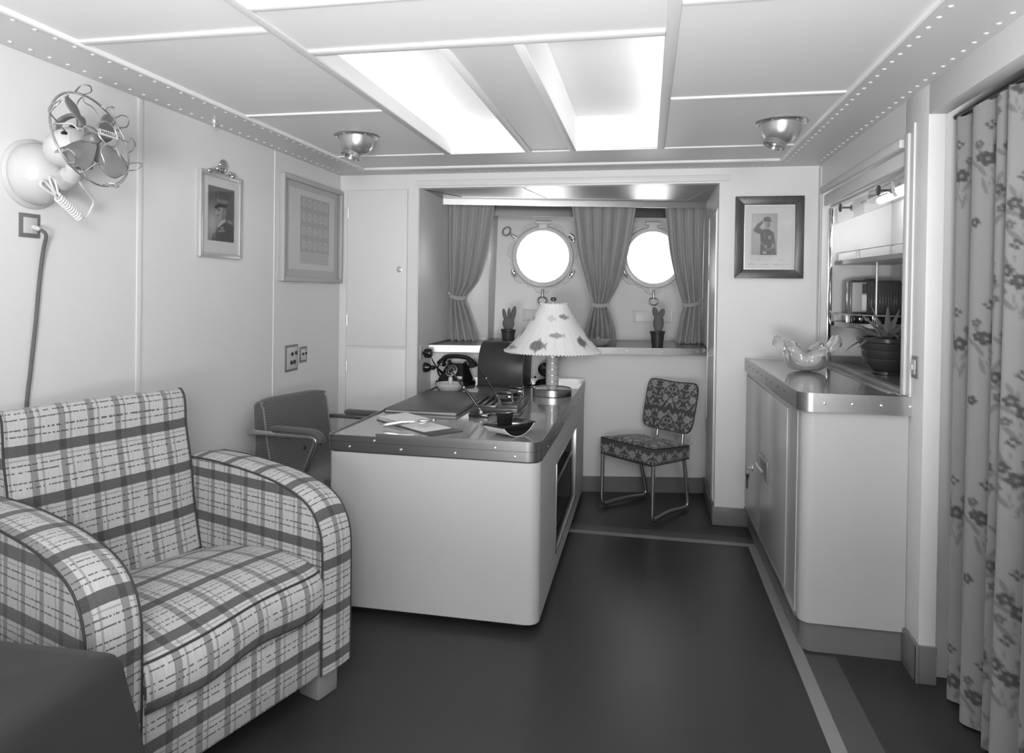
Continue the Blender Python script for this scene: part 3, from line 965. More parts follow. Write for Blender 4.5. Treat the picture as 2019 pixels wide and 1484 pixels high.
# body: solid left two thirds, frame on the right side so the shelves are really open
yo0, yo1 = 3.155 - DY0, 4.075 - DY0
yb1 = desk_back(DX1) - DY0
body = [(0.0, 0.02), (0.0, desk_back(DX0) - DY0), (WD - 0.30, desk_back(DX1 - 0.30) - DY0), (WD - 0.30, 0.0), (0.02, 0.0)]
part('carcass', MB().prism(body, 'z', 0.035, 0.675), 'desk_enamel', dk, angle=50)
r_ = 0.05
nearp = [(WD - 0.30, 0.0)] + [(WD - r_ + r_ * math.cos(-PI / 2 + PI / 2 * i / 8), r_ + r_ * math.sin(-PI / 2 + PI / 2 * i / 8)) for i in range(9)] + [(WD, yo0), (WD - 0.30, yo0)]
part('near_cheek', MB().prism(nearp, 'z', 0.035, 0.675), 'desk_enamel', dk, angle=50)
part('far_cheek', MB().prism([(WD - 0.30, yo1), (WD, yo1), (WD, yb1), (WD - 0.30, desk_back(DX1 - 0.30) - DY0)], 'z', 0.035, 0.675), 'desk_enamel', dk)
part('top_rail', box(WD - 0.30, WD, yo0, yo1, 0.555, 0.675), 'desk_enamel', dk)
part('bottom_rail', box(WD - 0.30, WD, yo0, yo1, 0.035, 0.125), 'desk_enamel', dk)
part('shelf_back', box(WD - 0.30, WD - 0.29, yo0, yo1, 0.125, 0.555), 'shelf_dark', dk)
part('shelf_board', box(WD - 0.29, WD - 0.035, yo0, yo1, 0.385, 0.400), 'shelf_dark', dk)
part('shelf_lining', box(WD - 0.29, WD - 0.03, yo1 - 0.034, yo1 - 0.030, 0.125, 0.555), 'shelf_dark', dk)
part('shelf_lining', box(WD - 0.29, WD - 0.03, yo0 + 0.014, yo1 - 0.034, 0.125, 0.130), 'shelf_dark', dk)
fr = [(yo0, 0.125, yo0 + 0.014, 0.555), (yo1 - 0.03, 0.125, yo1, 0.555)]
for y0, z0, y1, z1 in fr:
    part('shelf_frame', box(WD - 0.03, WD + 0.004, y0, y1, z0, z1), 'aluminium_y', dk, bevel=0.002)
for z in ((0.125, 0.140), (0.545, 0.555)):
    part('shelf_frame', box(WD - 0.03, WD + 0.004, yo0, yo1, z[0], z[1]), 'aluminium_y', dk, bevel=0.002)
part('shelf_lip', box(WD - 0.037, WD - 0.027, yo0 + 0.014, yo1 - 0.03, 0.380, 0.406), 'aluminium_y', dk)
part('kick_base', box(0.05, WD - 0.06, 0.06, 1.65, 0.0, 0.035), 'kick_dark', dk)
part('shadow_line', MB().prism(desk_outline(-0.008, 0.045), 'z', 0.675, 0.682), 'dark_metal', dk, angle=50)
part('desk_top', MB().prism(desk_outline(0.0, 0.055), 'z', 0.682, 0.741), 'desk_lino', dk, angle=50)
ol = desk_outline(0.0, 0.055)
front = [ol[-1]] + ol[0:10]
path = [(0.02 + 0.02 * math.cos(PI + PI / 2 * i / 4), 0.02 + 0.02 * math.sin(PI + PI / 2 * i / 4)) for i in range(5)]
band = [(0.0, desk_back(DX0) - DY0)] + path + [ol[i] for i in range(9)] + [(WD, yb1)]
part('edge_band', edge_band(band, 0.682, 0.722, 0.004), 'aluminium_x', dk, angle=50)
part('seam_line', edge_band(band, 0.7200, 0.7225, 0.0048), 'dark_metal', dk, angle=50)
part('fiddle_rail', edge_band(band, 0.722, 0.747, 0.006), 'aluminium_x', dk, angle=50)
# raised part of the rail round the front right
rise = [(0.21, 0.0), (0.24, 0.0)] + [ol[i] for i in range(9)] + [(WD, yb1)]
part('raised_rail', edge_band(rise, 0.741, 0.760, 0.005), 'aluminium_x', dk, angle=50)
part('back_rail', edge_band([(WD, yb1 - 0.002), (0.0, desk_back(DX0) - DY0 - 0.002)], 0.735, 0.775, 0.006), 'aluminium_x', dk)
scd = MB().lathe([(0.0055, 0), (0.005, 0.003), (0.0015, 0.004)], 12, axis=(0, -1, 0)).mesh('screw')
for i, x in enumerate((0.045, 0.27, 0.50, 0.745)):
    part('screw', scd, 'bolt_metal', dk, loc=(x + 0.05, -0.004, 0.700))
    if i in (0, 3):
        part('screw', scd, 'bolt_metal', dk, loc=(x + 0.16 if i == 0 else x - 0.03, -0.006, 0.731))
scy = MB().lathe([(0.005, 0), (0.0045, 0.003), (0.001, 0.004)], 10, axis=(1, 0, 0)).mesh('screw')
for i in range(7):
    part('screw', scy, 'dark_metal', dk, loc=(WD + 0.004, 0.2 + i * 0.26, 0.702))

# =================================================================== SEATING
def sweep(profile, xs, uvoff=(0, 0), warp=None, caps=True, flip=False):
    """sweep an open (y,z) profile along x with UVs in metres; warp(x,y,z)->point"""
    P = [Vector((0, p[0], p[1])) if len(p) == 2 else Vector(p) for p in profile]
    acc = [0.0]
    for a, b in zip(P[:-1], P[1:]):
        acc.append(acc[-1] + (b - a).length)
    mb = MB(); W = len(xs)
    vs, uv = [], []
    for p, s in zip(P, acc):
        for x in xs:
            q = (x, p.y, p.z)
            vs.append(warp(*q) if warp else q)
            uv.append((x + uvoff[0], s + uvoff[1]))
    fs = []
    for j in range(len(P) - 1):
        for i in range(W - 1):
            fs.append((j * W + i, j * W + i + 1, (j + 1) * W + i + 1, (j + 1) * W + i))
    mb.add(vs, fs, uv)
    if caps:
        for k2 in (0, W - 1):
            ring = [vs[j * W + k2] for j in range(len(P))]
            mb.add(ring, [tuple(range(len(P)))], [(p.y + uvoff[0], p.z + uvoff[1]) for p in P])
    return mb
def lin(a, b, n): return [a + (b - a) * i / n for i in range(n + 1)]
def smooth2(pts, n=6):
    return [(p.x, p.y) for p in catmull([(a, b, 0) for a, b in pts], n)]

# ---- plaid armchair
ac = thing('armchair', 'plaid upholstered club armchair with rounded arms beside the draped table', 'armchair', (-1.112, 1.744, 0), (0, 0, R(71.65)))
arm_prof = smooth2([(0.0, 0.095), (0.0, 0.25), (0.0, 0.44), (0.008, 0.545), (0.045, 0.618), (0.11, 0.662), (0.22, 0.694), (0.36, 0.712), (0.52, 0.722), (0.66, 0.722)], 6) + [(0.70, 0.715), (0.715, 0.69), (0.715, 0.095)]
PR = 0.0034
for s in (-1, 1):
    xi, xo = (0.302, 0.435) if s > 0 else (-0.435, -0.302)
    xm = (xi + xo) / 2; hw = (xo - xi) / 2
    def crown(x, y, z, xm=xm, hw=hw):
        k2 = 1 - ((x - xm) / hw) ** 2
        top = max(0.0, min(1.0, (z - 0.5) / 0.15))
        return (x, y - 0.006 * k2 * (1 - top), z + 0.010 * k2 * top)
    a = part('arm', sweep(arm_prof, lin(xi, xo, 6), uvoff=(0.02, 0.035), warp=crown), 'plaid_cloth', ac, angle=50)
    for x in (xi, xo):
        part('piping', MB().tube([(x, y, z) for y, z in arm_prof[:-1]], PR, 8), 'piping_dark', a)
back_prof = smooth2([(0.585, 0.36), (0.60, 0.42), (0.632, 0.55), (0.655, 0.70), (0.685, 0.83), (0.692, 0.90), (0.70, 0.945), (0.722, 0.970), (0.745, 0.962), (0.758, 0.93)], 5) + [(0.764, 0.7), (0.764, 0.10)]
def bw(x, y, z):
    e = abs(x) / 0.298
    return (x, y + 0.014 * e ** 6, z + (0.006 * (1 - e ** 2) if z > 0.9 else 0))
bk = part('backrest', sweep(back_prof, lin(-0.298, 0.298, 16), uvoff=(0.0, 0.050), warp=bw), 'plaid_cloth', ac, angle=50)
for x in (-0.299, 0.299):
    part('piping', MB().tube([(x, y + 0.012, z) for y, z in back_prof[:46]], PR, 8), 'piping_dark', bk)
seat_prof = smooth2([(0.03, 0.312), (-0.012, 0.322), (-0.030, 0.352), (-0.030, 0.405), (-0.012, 0.446), (0.03, 0.463), (0.14, 0.478), (0.30, 0.472), (0.46, 0.445), (0.60, 0.405)], 6) + [(0.62, 0.36), (0.60, 0.31)]
def sw(x, y, z):
    e = abs(x) / 0.300
    drop = 0.030 * (0.3 - x) / 0.6 * max(0.0, 1 - y / 0.4)
    wob = 0.005 * math.sin(x * 15 + 0.6) * max(0.0, 1 - (y + 0.03) / 0.12)
    wz = 0.006 * math.sin(x * 19 + 1) * (1 if z < 0.36 else 0.2)
    return (x * (1 - 0.02 * (y < 0)), y + wob + 0.02 * e ** 8 * (y < 0.05), z - drop + wz - 0.012 * e ** 4)
st = part('seat_cushion', sweep(seat_prof, lin(-0.300, 0.300, 40), uvoff=(0.0, 0.006), warp=sw), 'plaid_cloth', ac, angle=60)
part('piping', MB().tube([Vector(sw(x, -0.008, 0.449)) + Vector((0, -0.002, 0.003)) for x in lin(-0.298, 0.298, 40)], PR, 8), 'piping_dark', st)
part('piping', MB().tube([Vector(sw(x, -0.018, 0.326)) for x in lin(-0.298, 0.298, 40)], PR, 8), 'piping_dark', st)
def fp(x, y, z): return (x, y, z)
part('front_panel', sweep([(0.10, 0.100), (0.008, 0.095), (0.004, 0.10), (0.002, 0.22), (0.004, 0.345), (0.012, 0.352), (0.10, 0.352)], lin(-0.300, 0.300, 12), uvoff=(0.0, -0.12), warp=fp), 'plaid_cloth', ac, angle=50)
part('underside', box(-0.42, 0.42, 0.02, 0.70, 0.085, 0.10), 'piping_dark', ac)
for x, y in ((0.355, 0.065), (-0.355, 0.065), (0.355, 0.62), (-0.355, 0.62)):
    part('foot', MB().prism([(x - 0.045, y - 0.045), (x + 0.045, y - 0.045), (x + 0.045, y + 0.045), (x - 0.045, y + 0.045)], 'z', 0.0, 0.088), 'mirror_grey', ac, bevel=0.008)

# ---- desk armchair
oc = thing('desk_chair', 'dark dotted-fabric desk chair with metal arms left of the desk', 'chair', (-1.295, 3.120, 0), (0, 0, R(75.1)))
sh = smooth2([(0.105, 0.36), (0.095, 0.40), (0.105, 0.445), (0.135, 0.458), (0.24, 0.448), (0.355, 0.436), (0.42, 0.465), (0.452, 0.54), (0.475, 0.66), (0.495, 0.765), (0.515, 0.797), (0.545, 0.805), (0.572, 0.792), (0.580, 0.755), (0.566, 0.60), (0.545, 0.45), (0.50, 0.38), (0.42, 0.345), (0.24, 0.345), (0.105, 0.36)], 5)
def ow(x, y, z):
    e = abs(x) / 0.225
    return (x * (1 - 0.05 * max(0, z - 0.7)), y + 0.012 * e ** 8 * (1 if y < 0.52 else -1), z - (0.014 * e ** 6 if z > 0.77 else 0))
shell = part('seat_shell', sweep(sh, lin(-0.225, 0.225, 16), warp=ow), 'dotted_cloth', oc, angle=55)
for x in (-0.226, 0.226):
    part('piping', MB().tube([Vector(ow(x, y, z)) for y, z in sh[:66]], 0.004, 8), 'piping_light', shell)
for p in ((-0.1, 0.467, 0.60), (0.06, 0.468, 0.60), (0.0, 0.445, 0.53), (0.12, 0.446, 0.53)):
    part('button', MB().lathe([(0.010, 0), (0.008, 0.004), (0.002, 0.005)], 10, c=p, axis=(0, -0.96, 0.2)), 'piping_dark', shell)
for s in (-1, 1):
    x = s * 0.268
    path = fillet([(x * 0.9, 0.585, 0.640), (x, 0.50, 0.652), (x, 0.115, 0.668), (x, 0.27, 0.335), (x * 0.9, 0.46, 0.012)], [0, 0.04, 0.05, 0.06, 0], 8)
    t = part('arm_tube', MB().tube(path, 0.0135, 12), 'tube_metal', oc)
    pad = [Vector(p) for p in ((x, 0.40, 0.680), (x, 0.30, 0.683), (x, 0.18, 0.687), (x, 0.13, 0.684), (x, 0.103, 0.668), (x, 0.100, 0.645))]
    part('arm_pad', MB().tube(catmull(pad, 5), [0.012] + [0.017] * 24 + [0.013], 12, flat=1.5), 'dotted_cloth', t)
    part('floor_runner', MB().tube(fillet([(x * 0.9, 0.46, 0.012), (x * 0.9, 0.12, 0.012), (x * 0.85, 0.16, 0.345)], [0, 0.05, 0], 8), 0.012, 10), 'tube_metal', oc)
part('cross_bar', MB().tube([(-0.24, 0.44, 0.05), (0.24, 0.44, 0.05)], 0.010, 10), 'tube_metal', oc)
part('rear_plate', box(-0.235, 0.235, 0.545, 0.562, 0.50, 0.58), 'tube_metal', oc, bevel=0.004)

# ---- tapestry chair by the window
def tapestry_tile():
    d = Draw(150, 150, 0.060)
    lt, md = 0.31, 0.18
    def flower(x, y, r, n=8):
        for k2 in range(n):
            a = 2 * PI * k2 / n
            d.ell(x + math.cos(a) * r * .62, y + math.sin(a) * r * .62, r * .40, r * .20, lt, a)
        d.ell(x, y, r * .28, r * .28, 0.060); d.ell(x, y, r * .17, r * .17, lt)
    def leaf(x, y, L, w, a):
        d.ell(x, y, L, w, lt, a); d.ell(x, y, L * .55, w * .35, 0.07, a)
    def both(fn, x, *a):
        fn(x, *a)
        fn(1 - x, *[(PI - q) if (i == 3 and fn is leaf) else q for i, q in enumerate(a)])
    for x, y, r in ((0.22, 0.80, 0.13), (0.30, 0.38, 0.12)):
        both(flower, x, y, r)
    flower(0.5, 0.60, 0.09, 4)
    for x, y, L, w, a in ((0.10, 0.55, 0.09, 0.035, 0.9), (0.16, 0.20, 0.10, 0.04, 2.2), (0.40, 0.86, 0.08, 0.035, 0.5), (0.42, 0.20, 0.09, 0.035, 1.2), (0.06, 0.92, 0.06, 0.03, 1.8), (0.36, 0.64, 0.06, 0.026, 2.4), (0.05, 0.36, 0.05, 0.03, 1.5)):
        leaf(x, y, L, w, a); leaf(1 - x, y, L, w, PI - a)
    for x, y in ((0.06, 0.70), (0.13, 0.40), (0.36, 0.09), (0.44, 0.48), (0.02, 0.12), (0.30, 0.58)):
        for q in (x, 1 - x):
            d.ell(q, y, 0.030, 0.030, lt); d.ell(q, y, 0.014, 0.014, 0.06)
    for q in (1, -1):
        m_ = lambda x: x if q > 0 else 1 - x
        d.line([(m_(0.5), 0.72), (m_(0.42), 0.76), (m_(0.36), 0.72), (m_(0.38), 0.66)], 0.012, lt)
        d.line([(m_(0.30), 0.26), (m_(0.24), 0.14), (m_(0.14), 0.08), (m_(0.08), 0.12)], 0.012, lt)
        d.line([(m_(0.22), 0.66), (m_(0.18), 0.58), (m_(0.22), 0.50), (m_(0.28), 0.48)], 0.011, lt)
    d.poly([(0.46, 0.30), (0.5, 0.44), (0.54, 0.30), (0.58, 0.42), (0.56, 0.24), (0.5, 0.20), (0.44, 0.24), (0.42, 0.42)], lt)
    d.ell(0.5, 0.95, 0.06, 0.04, lt); d.ell(0.5, 0.95, 0.03, 0.018, 0.06)
    return d.blur(1)
TT = tapestry_tile()
TS = 0.21
def tap(u, v): return TT.at(u / TS + 0.5, v / TS + 0.1)
sc_ = thing('side_chair', 'tubular metal chair with floral tapestry seat and back by the window', 'chair', (-0.110, 4.180, 0), (0, 0, R(-39)))
fwid, rwid, dep = 0.212, 0.200, 0.375
def seat_xy(s, t):
    """s -1..1 across, t 0 front .. 1 back, rounded plan"""
    k2 = 0.10
    tt = t * 2 - 1
    a = s * math.sqrt(1 - k2 * tt * tt / 2); b = tt * math.sqrt(1 - k2 * s * s / 2)
    y = (b + 1) / 2 * dep
    return a * (fwid + (rwid - fwid) * t), y
def seat_top(y): return 0.440 - 0.030 * y / dep
mb = MB()
def f_top(s, t):
    x, y = seat_xy(s * 2 - 1, t)
    e = (1 - (s * 2 - 1) ** 4) * (1 - (t * 2 - 1) ** 4)
    return (x, y, seat_top(y) + 0.030 * e)
mb.grid(f_top, 100, 90, col=lambda s, t: tap((s - .5) * 0.42, t * dep), uv=lambda s, t: (s * .42, t * dep))
per = [(i / 30 * 2 - 1, 0.0) for i in range(30)] + [(1.0, i / 30) for i in range(30)] + [(1 - i / 30 * 2, 1.0) for i in range(30)] + [(-1.0, 1 - i / 30) for i in range(30)]
per = [per[int(i / 1)] for i in range(len(per))]
fine = []
for i in range(len(per)):
    a, b = per[i], per[(i + 1) % len(per)]
    for j in range(4):
        fine.append((a[0] + (b[0] - a[0]) * j / 4, a[1] + (b[1] - a[1]) * j / 4))
ring = [Vector((*seat_xy(*p), 0)) for p in fine]
acc = [0.0]
for i in range(1, len(ring)): acc.append(acc[-1] + (ring[i] - ring[i - 1]).length)
NR = len(ring); NH = 26
vs, cs, us = [], [], []
for j in range(NH + 1):
    h = j / NH
    for i, p in enumerate(ring):
        zt = seat_top(p.y); zb = 0.345 - 0.012 * p.y / dep
        bul = 1 + 0.012 * math.sin(PI * h)
        vs.append((p.x * bul, (p.y - dep / 2) * bul + dep / 2, zb + (zt - zb) * h))
        cs.append(tap(acc[i] - 0.2, h * 0.095 - 0.10)); us.append((acc[i], h * .095))
fs = [(j * NR + i, j * NR + (i + 1) % NR, (j + 1) * NR + (i + 1) % NR, (j + 1) * NR + i) for j in range(NH) for i in range(NR)]
mb.add(vs, fs, us, cs)
mb.add([vs[i] for i in range(NR)], [tuple(reversed(range(NR)))], [(0, 0)] * NR, [0.06] * NR)
se = part('seat', mb, 'tapestry', sc_, angle=50)
part('piping', MB().tube([(p.x, p.y, seat_top(p.y) + 0.001) for p in ring[::4]], 0.0042, 8, closed=True), 'piping_dark', se)
part('piping', MB().tube([(p.x, p.y, 0.345 - 0.012 * p.y / dep) for p in ring[::4]], 0.004, 8, closed=True), 'piping_dark', se)
# back
mb = MB()
BW, BH = 0.194, 0.160
def sq(s, t, n=6.0):
    m_ = max(abs(s), abs(t))
    if m_ < 1e-6: return s, t
    q = m_ / (abs(s) ** n + abs(t) ** n) ** (1 / n)
    return s * q, t * q
def back_pt(s, t, side):
    a, b = s * 2 - 1, t * 2 - 1
    x, z = sq(a, b)
    e = (1 - abs(a) ** 5) * (1 - abs(b) ** 5)
    zz = z * BH - 0.020 * (1 - a * a) * max(0, b)
    wid = BW * (1 - 0.02 * b) * (1 + 0.03 * b)
    curve = -0.020 * a * a
    y = (-0.004 - 0.018 * e if side == 0 else 0.004 + 0.012 * e) + curve + zz * 0.24
    return (x * wid + 0.036, 0.400 + y, 0.645 + zz)
mb.grid(lambda s, t: back_pt(s, t, 0), 90, 80, col=lambda s, t: tap((s - .5) * 2 * BW, t * 2 * BH + 0.06), uv=lambda s, t: (s * .36, t * .3))
mb.grid(lambda s, t: back_pt(1 - s, t, 1), 60, 50, col=lambda s, t: tap((s - .5) * 2 * BW, t * 2 * BH), uv=lambda s, t: (s * .36, t * .3))
edge = [(i / 40, 0) for i in range(40)] + [(1, i / 40) for i in range(40)] + [(1 - i / 40, 1) for i in range(40)] + [(0, 1 - i / 40) for i in range(40)]
ea = [back_pt(s, t, 0) for s, t in edge]; eb = [back_pt(s, t, 1) for s, t in edge]
n = len(edge)
mb.add(ea + eb, [(i, n + i, n + (i + 1) % n, (i + 1) % n) for i in range(n)], [(0, 0)] * (2 * n), [0.07] * (2 * n))
bp_ = part('backrest', mb, 'tapestry', sc_, angle=50)
part('piping', MB().tube([(Vector(p) + Vector(q)) / 2 for p, q in zip(ea, eb)], 0.005, 8, closed=True), 'piping_dark', bp_)
for x in (-0.052, 0.146):
    part('back_post', MB().tube([(x, 0.36, 0.36), (x, 0.37, 0.46), (x, 0.412, 0.64)], 0.0095, 12), 'tube_metal', sc_)
for s in (-1, 1):
    xf_, xr_ = s * 0.200, s * 0.192
    path = [(xf_, 0.015, 0.345), (xf_, 0.010, 0.014), (s * 0.175, 0.19, 0.030), (s * 0.165, 0.415, 0.014), (xr_ * 0.95, 0.335, 0.345)]
    o = part('side_frame', MB().tube(fillet(path, [0, 0.045, 0.12, 0.05, 0], 8), 0.0125, 14), 'tube_metal', sc_)
    for p in ((xf_ - s * 0.008, 0.045, 0.006), (s * 0.168, 0.385, 0.006)):
        part('glide', MB().lathe([(0.008, -0.006), (0.009, 0.0), (0.005, 0.006)], 10, c=p), 'piping_dark', o)
part('seat_rail', MB().tube([(-0.20, 0.015, 0.342), (0.20, 0.015, 0.342)], 0.010, 10), 'tube_metal', sc_)
part('seat_rail', MB().tube([(-0.18, 0.35, 0.336), (0.18, 0.35, 0.336)], 0.010, 10), 'tube_metal', sc_)

# ---- draped side table, near left corner of the picture
tb = thing('side_table', 'low square table wholly covered by a dark cloth in the near left corner', 'table', (-1.40, 0.88, 0))
part('table_top', box(-0.33, 0.33, -0.31, 0.31, 0.558, 0.584), 'wood_dark', tb, bevel=0.006)
for x in (-0.28, 0.28):
    for y in (-0.26, 0.26):
        part('leg', MB().tube([(x, y, 0.0), (x, y, 0.558)], 0.02, 12), 'wood_dark', tb)
def cloth():
    mb = MB()
    hx, hy = 0.348, 0.330
    N = 200
    per_ = []
    for i in range(N):
        a = 2 * PI * i / N
        c, s = math.cos(a), math.sin(a)
        k2 = 1 / max(abs(c) / hx, abs(s) / hy)
        per_.append((c * k2, s * k2, a))
    NV = 34
    vs = []
    for j in range(NV + 1):
        t = j / NV
        for x, y, a in per_:
            if t < 0.3:
                q = t / 0.3
                vs.append((x * q, y * q, 0.598 - 0.010 * max(0.0, q - 0.8) ** 2 * 25 * 0.6 + 0.003 * math.sin(9 * x + 14 * y)))
            else:
                q = (t - 0.3) / 0.7
                corner = abs(math.sin(2 * a + 0.05)) ** 6
                fold = (math.sin(14 * a + 1.5) * 0.020 + math.sin(5 * a) * 0.014) * q
                out = 0.012 * math.sin(min(q * 6, PI / 2)) + (0.012 + 0.11 * corner) * q ** 1.15 + fold * q
                L2 = math.hypot(x, y)
                z = 0.598 - 0.018 * min(1, q * 9) ** 1.5 - 0.560 * q
                vs.append((x + x / L2 * out, y + y / L2 * out, max(0.012, z)))
    fs = [(j * N + i, j * N + (i + 1) % N, (j + 1) * N + (i + 1) % N, (j + 1) * N + i) for j in range(NV) for i in range(N)]
    mb.add(vs, fs)
    return mb
tag(part('tablecloth', cloth(), 'cloth_dark', angle=60, weld=True), 'dark cloth draped to the floor over the low table in the near left corner', 'tablecloth').location = (-1.40, 0.88, 0)

# =================================================================== WINDOW CURTAINS
def lerp_tab(tab, z):
    """tab: (z, left, right) from top to bottom"""
    for (z0, a0, b0), (z1, a1, b1) in zip(tab[:-1], tab[1:]):
        if z >= z1:
            q = (z0 - z) / (z0 - z1)
            q2 = q
            return a0 + (a1 - a0) * q2, b0 + (b1 - b0) * q2
    return tab[-1][1], tab[-1][2]
def smooth_tab(tab, n=7):
    return [(p.x, p.y, p.z) for p in catmull([(z, a, b) for z, a, b in tab], n)]
def window_curtain(label, tab, tie_z, folds, seed, hook, off=4.86):
    tab2 = smooth_tab(tab)
    zt, zb = tab[0][0], tab[-1][0]
    xc = (tab[0][1] + tab[0][2]) / 2
    root = thing('window_curtain', label, 'curtain', (xc, sy(xc, off), 0.99))
    rnd = random.Random(seed)
    ph = [rnd.uniform(-0.5, 0.5) for _ in range(6)]
    NU, NV = 120, 70
    wmax = tab[0][2] - tab[0][1]
    def fn(s, t):
        z = zt + (zb - zt) * t
        a, b = lerp_tab(tab2, z)
        w = b - a
        x = a + w * (s + 0.010 * math.sin(2 * PI * folds * s * 2) )
        pinch = max(0.0, 1 - w / wmax)
        amp = 0.013 + 0.028 * pinch
        near = math.exp(-((z - tie_z) / 0.05) ** 2)
        amp *= (1 - 0.55 * near)
        fph = 2 * PI * folds * s + ph[0] + 1.2 * math.sin(3 * s + ph[1]) + 0.8 * math.sin(2.2 * z + ph[2])
        y = amp * math.sin(fph) + 0.35 * amp * math.sin(2 * fph + ph[3]) - 0.012 * near
        hem = 0.008 * math.sin(2 * PI * folds * s + ph[4]) if t > 0.97 else 0
        return (x - xc, sy(x, off) - sy(xc, off) + y, z - 0.99 + hem)
    c = part('cloth', MB().grid(fn, NU, NV, uv=lambda s, t: (s * wmax * 2, t)), 'curtain_plain', root, angle=80)
    md = c.modifiers.new('thickness', 'SOLIDIFY'); md.thickness = 0.003
    a, b = lerp_tab(tab2, tie_z)
    pts = []
    for i in range(25):
        q = i / 24
        x = a - 0.006 + (b - a + 0.012) * q
        pts.append((x - xc, sy(x, off) - sy(xc, off) - 0.040 - 0.008 * math.sin(PI * q), tie_z - 0.99 - 0.012 * math.sin(PI * q) + (hook[2] * (1 - q) if hook and hook[3] < 0 else hook[2] * q if hook else 0)))
    def ribbon(P, h):
        mb = MB(); P = [Vector(p) for p in P]
        vs = []
        for p in P:
            vs += [p + Vector((0, -0.003, -h)), p + Vector((0, -0.003, h)), p + Vector((0, 0.003, h)), p + Vector((0, 0.003, -h))]
        fs = []
        for i in range(len(P) - 1):
            for j in range(4):
                fs.append((i * 4 + j, i * 4 + (j + 1) % 4, (i + 1) * 4 + (j + 1) % 4, (i + 1) * 4 + j))
        fs += [(0, 1, 2, 3), tuple((len(P) - 1) * 4 + j for j in (3, 2, 1, 0))]
        return mb.add(vs, fs)
    part('tie_band', ribbon(pts, 0.014), 'curtain_plain', root)
    if hook:
        hx, hz, _, sgn = hook
        hy = sy(hx, off) - 0.06
        end = pts[0] if sgn < 0 else pts[-1]
        cord = [Vector(end), Vector((hx - sgn * 0.016 - xc, hy - sy(xc, off), hz - 0.99))]
        part('tie_cord', ribbon([cord[0].lerp(cord[1], i / 6) for i in range(7)], 0.007), 'curtain_plain', root)
        hk = MB().tube([(hx - xc, hy - sy(xc, off), hz - 0.99), (hx - sgn * 0.026 - xc, hy - sy(xc, off), hz - 0.99)], 0.004, 8)
        ring = [(hx - sgn * 0.03 - xc, hy - sy(xc, off) + 0.016 * math.cos(2 * PI * i / 18), hz - 0.99 + 0.020 * math.sin(2 * PI * i / 18)) for i in range(18)]
        o = part('hook', hk, 'bolt_metal', root)
        part('hook_ring', MB().tube(ring, 0.0035, 8, closed=True), 'bolt_metal', o)
    return root
window_curtain('left window curtain tied back against the left cheek of the recess',
               [(2.005, -1.432, -1.105), (1.86, -1.431, -1.125), (1.68, -1.428, -1.151), (1.446, -1.422, -1.212), (1.305, -1.415, -1.305), (1.22, -1.425, -1.285), (0.99, -1.432, -1.20)], 1.305, 4.5, 3, (-1.436, 1.335, 0.02, -1))
window_curtain('middle window curtain gathered between the two portholes',
               [(2.005, -0.552, -0.083), (1.85, -0.53, -0.105), (1.65, -0.499, -0.140), (1.42, -0.437, -0.205), (1.275, -0.394, -0.278), (1.21, -0.405, -0.268), (1.09, -0.44, -0.228), (1.0, -0.454, -0.216)], 1.272, 6, 5, None)
window_curtain('right window curtain tied back against the right cheek of the recess',
               [(2.005, 0.123, 0.404), (1.85, 0.14, 0.403), (1.65, 0.165, 0.402), (1.42, 0.219, 0.400), (1.275, 0.262, 0.395), (1.20, 0.250, 0.398), (0.99, 0.211, 0.403)], 1.275, 4, 9, (0.41, 1.315, 0.03, 1))

# ---- floral curtain in the doorway
def floral_tile():
    d = Draw(260, 360, 0.235)
    dk_, md_, lf = 0.060, 0.095, 0.145
    rf = random.Random(5)
    def dab(x, y, rx, ry, g, a=0.0):
        for ox in (-1, 0, 1):
            for oy in (-1, 0, 1):
                if -0.15 < x + ox < 1.15 and -0.15 < y + oy < 1.15:
                    d.ell(x + ox, y + oy, rx, ry, g, a)
    def bloom(x, y, r, g):
        for k2 in range(5):
            a = 2 * PI * k2 / 5 + x * 9
            dab(x + math.cos(a) * r * .62, y + math.sin(a) * r * .62 * .72, r * .40, r * .40 * .72, g)
        dab(x, y, r * .16, r * .12, 0.16)
    def leaf(x, y, L, w, a): dab(x, y, L, w, lf, a)
    def spray(x, y, k2):
        """stem with leaves, two blooms, buds"""
        m_ = 1 if k2 else -1
        pts = [(x + m_ * q[0], y + q[1]) for q in ((0.0, -0.16), (0.035, -0.09), (0.01, -0.02), (0.05, 0.05), (0.03, 0.13))]
        d.line(pts, 0.004, lf)
        for (ax_, ay, L, w, a) in ((0.07, -0.11, 0.055, 0.014, 0.7), (-0.04, -0.06, 0.05, 0.014, 2.3), (0.09, 0.01, 0.05, 0.013, 0.4), (-0.045, 0.03, 0.045, 0.013, 2.0), (0.08, 0.11, 0.045, 0.013, 1.0), (-0.02, -0.15, 0.05, 0.012, 1.9)):
            leaf(x + m_ * ax_, y + ay, L, w, a if m_ > 0 else PI - a)
        bloom(x + m_ * 0.0, y + 0.0, 0.058, dk_); bloom(x + m_ * 0.075, y + 0.055, 0.046, dk_); bloom(x - m_ * 0.055, y + 0.085, 0.034, md_)
        bloom(x + m_ * 0.10, y - 0.05, 0.034, md_)
        for (bx, by) in ((0.02, 0.17), (0.045, 0.185), (-0.005, 0.19), (0.025, 0.205)):
            dab(x + m_ * bx, y + by, 0.014, 0.010, dk_)
    for i, (x, y) in enumerate(((0.16, 0.22), (0.64, 0.12), (0.42, 0.47), (0.88, 0.42), (0.20, 0.74), (0.68, 0.78))):
        spray(x, y, i % 2)
    for x, y in ((0.50, 0.12), (0.46, 0.48), (0.96, 0.72), (0.58, 0.88), (0.02, 0.50)):
        bloom(x, y, 0.040, dk_); leaf(x + 0.05, y - 0.03, 0.035, 0.012, 0.6)
    return d.blur(1)
